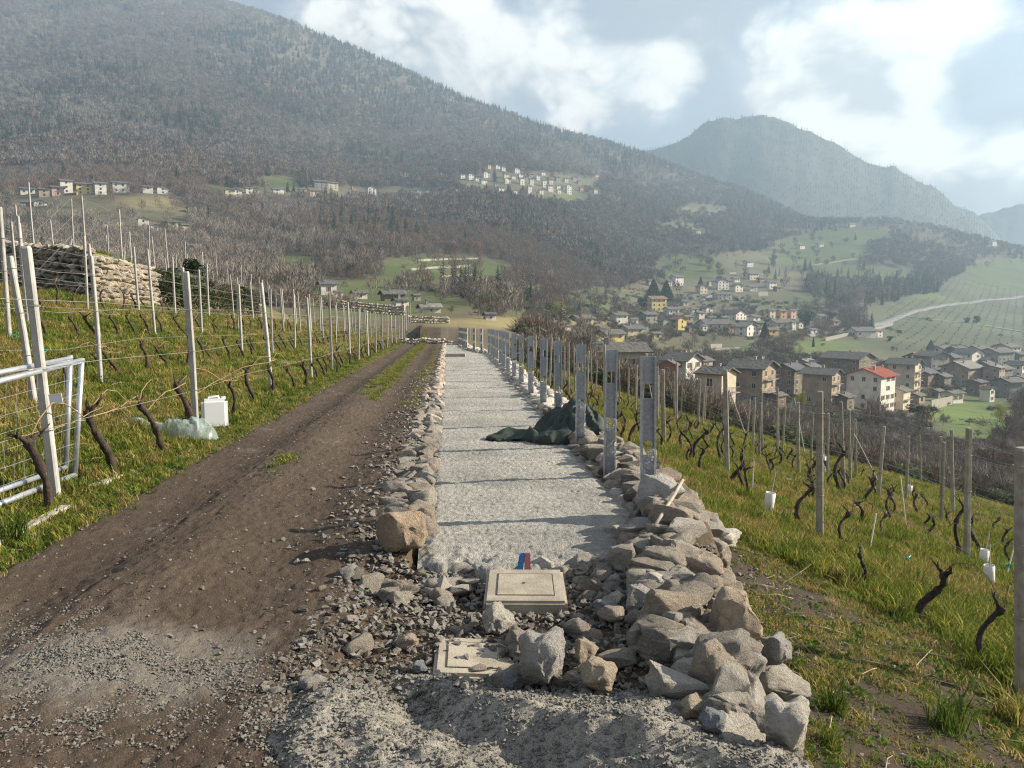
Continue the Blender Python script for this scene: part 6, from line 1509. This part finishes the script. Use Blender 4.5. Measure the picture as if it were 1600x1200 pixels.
# ============================================================ trees that stand out, and the scrub round the villages
def leaf_crown(name, mat, seed, n, rx, rz, size, cone=False):
    r = random.Random(seed); V, F, C = [], [], []
    lob = [(Vector((r.gauss(0, .42)*rx, r.gauss(0, .42)*rx, r.uniform(-.6, .75)*rz)), r.uniform(.28, .5)) for _ in range(12)]
    for i in range(n):
        c, q = lob[i % 12]; v = Vector((r.gauss(0, 1), r.gauss(0, 1), r.gauss(0, 1))).normalized()*r.uniform(.5, 1)**.5
        p = c+Vector((v.x*rx*q, v.y*rx*q, v.z*rz*q))
        if cone: f = i/n; a = i*2.4; rr = rx*(1-f)**.9*r.uniform(.5, 1); p = Vector((math.cos(a)*rr, math.sin(a)*rr, -rz+2*rz*f-rr*.2))
        d = Vector((r.gauss(0, 1), r.gauss(0, 1), r.gauss(0, .7))).normalized(); s = d.orthogonal().normalized(); k = len(V); l = size*r.uniform(.6, 1.4)
        V += [p-d*l, p+s*l*.5, p+d*l, p-s*l*.5]; F.append((k, k+1, k+2, k+3)); g = r.uniform(.7, 1.3); C += [(g, g, g)]*4
    m = MB().add(V, F).mesh(name, mat); a = m.color_attributes.new('tint', 'FLOAT_COLOR', 'POINT'); a.data.foreach_set('color', np.array([(*c, 1) for c in C], np.float32).ravel()); return m
M_EVER = grass_mat('evergreen_leaves', [(0, (.030, .050, .022)), (1, (.045, .068, .028))], .15); M_WILLOW = grass_mat('fresh_willow_leaves', [(0, (.27, .30, .09)), (1, (.32, .34, .11))], .3); M_YEL = grass_mat('yellow_green_leaves', [(0, (.22, .24, .04)), (1, (.30, .28, .05))], .3); M_OLIVE = grass_mat('grey_green_leaves', [(0, (.09, .11, .06)), (1, (.13, .14, .08))], .2)
def twig_crown(name, mat, seed, n, rx, rz, l0=.5, thin=.05):
    r = random.Random(seed); V, F = [], []
    lob = [(Vector((r.gauss(0, .40)*rx, r.gauss(0, .40)*rx, r.uniform(-.5, .7)*rz)), r.uniform(.3, .5)) for _ in range(10)]
    for i in range(n):
        c, q = lob[i % 10]; v = Vector((r.gauss(0, 1), r.gauss(0, 1), r.gauss(0, 1))).normalized()*r.uniform(.2, 1)
        p = c+Vector((v.x*rx*q, v.y*rx*q, v.z*rz*q)); d = (p+Vector((0, 0, rz*1.2))).normalized()+Vector((r.gauss(0, .4), r.gauss(0, .4), r.gauss(0, .4))); d.normalize(); s = d.orthogonal().normalized(); s.rotate(Matrix.Rotation(r.uniform(0, 6.28), 3, d)); l = l0*r.uniform(.5, 1.4); k = len(V)
        V += [p-s*l*thin, p+s*l*thin, p+d*l]; F.append((k, k+1, k+2))
    return MB().add(V, F).mesh(name, mat)
def trunk_mesh(seed, h, mat, limbs=5):
    r = random.Random(seed); mb = MB(); mb.tube([(0, 0, -.6), (r.uniform(-.1, .1), 0, h*.4), (r.uniform(-.3, .3), r.uniform(-.3, .3), h)], [h*.045, h*.03, h*.008], 7)
    for i in range(limbs):
        z = h*r.uniform(.3, .75); th = r.uniform(0, 6.28); l = h*r.uniform(.25, .45); d = Vector((math.cos(th), math.sin(th), .9)).normalized(); mb.tube([(0, 0, z), d*l*.5+Vector((0, 0, z+.05)), d*l+Vector((0, 0, z+.2))], [h*.02, h*.012, h*.004], 5)
    return mb.mesh('trunk', mat)
TRK = trunk_mesh(3, 5, M_TWIG_A); 
CROWN = {'ever': leaf_crown('crown', M_EVER, 1, 2600, 2.6, 3.0, .22), 'willow': leaf_crown('crown', M_WILLOW, 2, 1500, 2.6, 3.0, .20), 'yellow': leaf_crown('crown', M_YEL, 3, 1400, 2.4, 2.8, .20), 'olive': leaf_crown('crown', M_OLIVE, 4, 1600, 2.8, 2.4, .2), 'cypress': leaf_crown('crown', M_EVER, 5, 1500, .9, 4, .25, True), 'cedar': leaf_crown('crown', M_EVER, 6, 2200, 3.0, 3.8, .30, True), 'bare': twig_crown('crown', M_TWIG_C, 7, 1800, 2.8, 2.8, .7, .04), 'brown': twig_crown('crown', M_TWIG_B, 8, 1800, 2.8, 2.6, .7, .045)}
CZ = {'cypress': 4.4, 'cedar': 4.4}
for (px, py, w, h, kind, lab) in [
 (1022, 470, 34, 36, 'cedar', 'big dark conifer standing over the yellow house'), (1042, 470, 30, 34, 'cedar', 'second dark conifer right beside the one over the yellow house'), (1004, 483, 22, 18, 'ever', 'round dark evergreen left of the yellow house'), (1095, 448, 12, 16, 'cedar', 'small dark conifer left of the wide gabled chalet'), (1263, 513, 26, 26, 'ever', 'round dark green tree in the right of the middle village'), (1300, 500, 18, 12, 'ever', 'dark evergreen right of the round dark green tree'), (1196, 528, 20, 26, 'cedar', 'dark conifer in front of the low orange house'), (1248, 530, 18, 14, 'yellow', 'yellow flowering bush by the valley road start'),
 (873, 496, 24, 28, 'willow', 'fresh pale green willow in the brown orchard'), (762, 482, 36, 26, 'willow', 'pale green willow above the small white barn'), (930, 497, 4, 14, 'cypress', 'thin dark cypress left of the white house with grey roof'), (935, 499, 4, 12, 'cypress', 'second thin dark cypress beside the first'), (1271, 542, 5, 16, 'cypress', 'single thin cypress in the green field'), (1006, 625, 26, 46, 'yellow', 'tall yellow green shrub right behind the nearest steel post'), (905, 560, 34, 34, 'ever', 'dark bushy tree left of the wide pale house'), (1255, 640, 24, 30, 'yellow', 'yellow green bush before the stepped farmhouse'), (1345, 632, 28, 20, 'olive', 'olive green bush at the foot of the red roofed house'), (1440, 655, 44, 22, 'ever', 'wide dark bush left of the green meadow'), (1517, 664, 22, 12, 'bare', 'small bare tree in the green meadow'), (1475, 665, 16, 22, 'bare', 'bare fruit tree at the left border of the meadow'), (1530, 682, 18, 12, 'bare', 'bare shrub low in the green meadow'), (1512, 506, 10, 10, 'ever', 'small dark tree left of the pair in the vineyard fields'), (1528, 506, 12, 13, 'ever', 'taller dark tree of the pair in the vineyard fields'), (1392, 533, 10, 8, 'ever', 'dark shrub beside the white block by the valley road'), (302, 452, 42, 48, 'ever', 'dense dark green bush at the end of the retaining wall'), (10, 330, 34, 40, 'bare', 'bare bushy tree at the left edge above the terrace'), (1565, 660, 26, 30, 'yellow', 'yellowish shrub at the right rim of the meadow'),
 (1190, 560, 30, 20, 'bare', 'grey bare tree below the steep white gable'), (1235, 555, 40, 26, 'bare', 'broad bare tree between the near village and the green field'), (1270, 570, 34, 22, 'brown', 'brown bare tree behind the stone barn'), (985, 548, 24, 18, 'bare', 'bare tree right of the pale yellow house'), (1150, 668, 50, 34, 'bare', 'bare bushy tree in front of the tall weathered house'), (1290, 672, 60, 36, 'bare', 'bare thicket tree below the stone farmhouse'), (1390, 672, 60, 38, 'bare', 'bare thicket tree below the red roofed house'), (1580, 700, 70, 60, 'bare', 'grey bare tree at the right edge below the meadow'), (1560, 745, 80, 60, 'brown', 'large bare bush behind the rightmost vine posts'), (1600, 640, 40, 40, 'bare', 'bare tree at the right edge beside the village'), (705, 490, 18, 16, 'bare', 'bare tree at the far end of the dirt road'), (430, 446, 24, 26, 'bare', 'bare tree left of the large dark slate roof'), (365, 440, 24, 30, 'bare', 'bare tree above the left vineyard posts')]:
    p = hit(px, py); k = p.y/FPX; H = h*k; Wd = w*k; e = empty('shrub' if 'bush' in lab or 'shrub' in lab else 'tree', (p.x, p.y+Wd*.2, p.z), U(0, 6)); tag(e, lab, 'bush' if 'bush' in lab or 'shrub' in lab else 'tree')
    cz = 2.75 if ('bush' in lab or 'shrub' in lab) and kind not in CZ else CZ.get(kind, 3.4); tot = cz+(4 if kind in CZ else 2.9); sz = H/tot; base = {'cypress': .95, 'cedar': 3.0}.get(kind, 2.9); sx = Wd/(2*base)
    link('trunk', TRK, e, scl=(sx*.8, sx*.8, sz)); link('crown', CROWN[kind], e, loc=(0, 0, cz*sz*(.92)), scl=(sx, sx, sz))
# fence posts along the field beyond the wall
for i in range(15):
    px = 700+i*17.5; y = 63+i*.8; x = (px-800)/FPX*y/CP; z = g1(x, y); o = MB().tube([(0, 0, -.2), (0, 0, .95)], .03, 6).build('fence_post', M_POSTD, loc=(x, y, z)); tag(o, '%s thin fence post from the left along the dry field' % (['first', 'second', 'third', 'fourth', 'fifth', 'sixth', 'seventh', 'eighth', 'ninth', 'tenth', 'eleventh', 'twelfth', 'thirteenth', 'fourteenth', 'fifteenth'][i]), 'fence post', 'fence posts of the dry field')

# ============================================================ the woods themselves, kept clear of the houses
def clear_of_houses(px, py, y, low=15, side=.75):
    ok = np.ones(len(px), bool)
    for (hx, hy, hw, hh, yy) in HOUSES:
        ok &= ~((np.abs(px-hx) < hw*side+2) & (py > hy-hh-1) & (py < hy+low) & (y < yy+18))
    return ok
def forest():
    n = 150000
    y = np.exp(RNG.uniform(math.log(170), math.log(2350), n)); a = RNG.uniform(-.86, .86, n)
    # even cover per area: keep with probability growing with y^2, flattened so the near slopes are not bare
    keep = RNG.random(n) < np.clip((y/1100.0)**1.25, .04, 1)
    y, a = y[keep], a[keep]; x = a*y; z = G(x, y); px, py = to_px(x, y, z)
    op = open_mask(px, py)
    glade = fbm(x/70., y/90., 201, 3)
    fld = np.maximum.reduce([ellipse(px, py, c[0], c[1], c[2], c[3], .15) for c in PATCH if c[4] == FIELD])
    dens = np.where(fld > .35, 0, 1)*np.where(op > .4, .05, 1.0)*np.where(glade > .42, .3, 1)
    # valley floor and villages on the right: few trees
    fl = sstep(1010, 1120, px)*sstep(425, 470, py); dens = dens*(1-.62*fl)
    dens = np.where((py > 520) & (px > 850), dens*.5, dens)
    dens = np.where((px > 1180) & (py > 350) & (py < 430), dens*.55, dens)
    dens = np.where((py > 440) & (px < 850), dens*.4, dens)
    keep = RNG.random(len(x)) < dens
    x, y, z, px, py = x[keep], y[keep], z[keep], px[keep], py[keep]
    k = clear_of_houses(px, py, y, 9, .6); x, y, z, px, py = x[k], y[k], z[k], px[k], py[k]
    cn = fbm(x/110., y/150., 211, 4)+.55*sstep(230, 90, py)*sstep(300, 520, px)+.5*np.exp(-((px-980)/45.)**2-((py-240)/25.)**2)+.35*np.exp(-((px-380)/150.)**2-((py-190)/70.)**2)+.25*sstep(250, 150, py)*sstep(500, 700, px)
    u = RNG.random(len(x)); zone = fbm(x/160., y/200., 231, 4)+.15*RNG.normal(0, 1, len(x))
    kind = np.where(zone > .12, 1, np.where(zone < -.22, 2, RNG.choice([0, 3], len(x))))
    mixd = RNG.random(len(x)) < .25; kind = np.where(mixd, RNG.choice(4, len(x), p=[.38, .30, .08, .24]), kind)
    pc = np.clip((cn-.06)*2.1, .02, .72)*np.where(y < 750, .2, 1)
    kind = np.where(u < pc, np.where(u < pc*.55, 4+RNG.integers(0, 2, len(x)), 6), kind)
    pale = np.exp(-((px-430)/50.)**2-((py-330)/30.)**2); kind = np.where((RNG.random(len(x)) < pale*.7) & (kind < 4), 2, kind)
    kind = np.where((kind < 4) & (y < 700), kind+7, kind)
    scl = RNG.uniform(.65, 1.2, len(x))*np.where(y < 420, .75, 1.0)
    return instancer('woodland', np.stack([x, y, z], 1), RNG.uniform(0, 6.28, len(x)), scl, kind, protos, label='leafless grey brown woods with dark conifers covering the mountain slopes', cat='woodland')
WOODS = forest()
def far_forest(nm, M, n, ymaxrow, label):
    Xm, Ym, Zm = M
    i = RNG.integers(0, 72, n); j = RNG.integers(0, Xm.shape[1], n)
    pts = np.stack([Xm[i, j], Ym[i, j], Zm[i, j]], 1)
    return instancer(nm, pts, RNG.uniform(0, 6.28, n), RNG.uniform(.4, .75, n), RNG.choice([0, 4, 5, 6, 6], n), protos, label=label, cat='woodland')
far_forest('woodland', MTN2, 14000, 0, 'hazy blue wooded slopes of the second mountain below the clouds')
# ivy and bush cover at the wall end
def scrub():
    pr = [twig_crown('bramble', M_TWIG_A, 21, 420, 1.4, 1.1, .6, .035), twig_crown('bramble_b', M_TWIG_B, 22, 420, 1.5, 1.0, .6, .035), twig_crown('thicket', M_TWIG_C, 23, 420, 1.6, 1.6, .8, .03), leaf_crown('ivy_bush', M_OLIVE, 24, 420, 1.2, .9, .16), leaf_crown('dark_bush', M_EVER, 25, 420, 1.2, 1.0, .16)]
    n = 20000; y = np.exp(RNG.uniform(math.log(58), math.log(700), n)); a = RNG.uniform(.02, .78, n); x = a*y; z = G(x, y); px, py = to_px(x, y, z)
    lushm = np.maximum.reduce([ellipse(px, py, c[0], c[1], c[2], c[3], .15) for c in PATCH if c[4] in (LUSH, FIELD)])
    lane = np.exp(-((py-548)/6)**2)*((px > 1020) & (px < 1160))
    p = np.where(lushm > .3, .01, 1)*np.where(py < 560, .9, 1)*np.where(fbm(x/16., y/16., 221, 3) > .0, 1, .35)*(1-np.clip(lane, 0, 1))
    k = (RNG.random(n) < p*.85) & clear_of_houses(px, py, y, 3, .5); x, y, z = x[k], y[k], z[k]
    instancer('scrub', np.stack([x, y, z+.3], 1), RNG.uniform(0, 6.28, len(x)), RNG.uniform(.6, 1.5, len(x))*np.where(y > 300, 1.6, 1), RNG.choice(5, len(x), p=[.24, .14, .16, .26, .20]), pr, label='grey brown thicket and brambles around the near village and below the vineyard', cat='scrub')
    # left: orchards and hedges behind the vineyard
    n = 9000; y = np.exp(RNG.uniform(math.log(95), math.log(480), n)); a = RNG.uniform(-.75, .12, n); x = a*y; z = G(x, y); px, py = to_px(x, y, z)
    lushm = np.maximum.reduce([ellipse(px, py, c[0], c[1], c[2], c[3], .2) for c in PATCH]); k = RNG.random(n) < np.where(lushm > .4, .04, .8)*np.where(fbm(x/20., y/20., 223, 3) > -.05, 1, .2)*np.where((px > 560) & (px < 880) & (y < 230), .06, 1); k &= clear_of_houses(px, py, y, 8, .6); x, y, z = x[k], y[k], z[k]
    instancer('scrub', np.stack([x, y, z+.5], 1), RNG.uniform(0, 6.28, len(x)), RNG.uniform(.8, 1.7, len(x)), RNG.choice(5, len(x), p=[.35, .20, .25, .13, .07]), pr, label='brown leafless hedges and orchard scrub behind the left vineyard', cat='scrub')
    # ivy over the end of the terrace wall
    n = 130; y = RNG.uniform(29.5, 46, n); x = wall_x(y)+RNG.uniform(-.1, .25, n); z = G(x+.3, y)+RNG.uniform(.1, 1.25, n)
    instancer('ivy', np.stack([x, y, z], 1), RNG.uniform(0, 6.28, n), RNG.uniform(.25, .5, n), RNG.choice([3, 4, 0], n), pr, label='ivy and brambles hanging over the far end of the retaining wall', cat='ivy')
    # vine rows in the valley fields
    rows = []
    for r in range(44):
        for j in range(60):
            px_, py_ = 1395+j*5+r*1.2, 470+r*2.1
            rows.append((px_, py_))
    X_, Y_ = [], []
    for r in range(40):
        y0 = 470+r*16.0
        for j in range(70):
            xx = 215+j*9.0+r*1.5; X_.append(xx); Y_.append(y0+RNG.uniform(-1, 1))
    x, y = np.array(X_), np.array(Y_); z = G(x, y); px, py = to_px(x, y, z); k = (px > 1385) & (px < 1660) & (np.maximum.reduce([ellipse(px, py, c[0], c[1], c[2], c[3], .1) for c in PATCH if c[4] == FIELD]) > .5)
    x, y, z = x[k], y[k], z[k]; instancer('vine_rows', np.stack([x, y, z+.3], 1), RNG.uniform(0, 6.28, len(x)), RNG.uniform(.5, .75, len(x)), RNG.choice([0, 2], len(x)), pr, label='far vine rows in the grey green valley fields', cat='vineyard')
scrub()
# ============================================================ haze: the air of the valley
def haze():
    mb = MB().box((-10, 1350, 330), (4700, 3100, 1040))
    m = bpy.data.materials.new('valley_haze'); m.use_nodes = True; t = NT(m.node_tree); t.n.clear()
    v = t.node('ShaderNodeVolumePrincipled'); v.inputs['Color'].default_value = (.40, .54, .68, 1); v.inputs['Density'].default_value = 3.4e-4; v.inputs['Anisotropy'].default_value = .25
    out = t.node('ShaderNodeOutputMaterial'); t.l.new(v.outputs[0], out.inputs['Volume'])
    o = mb.build('haze', m); tag(o, 'pale bluish haze filling the valley air', 'haze', kind='stuff')
haze()
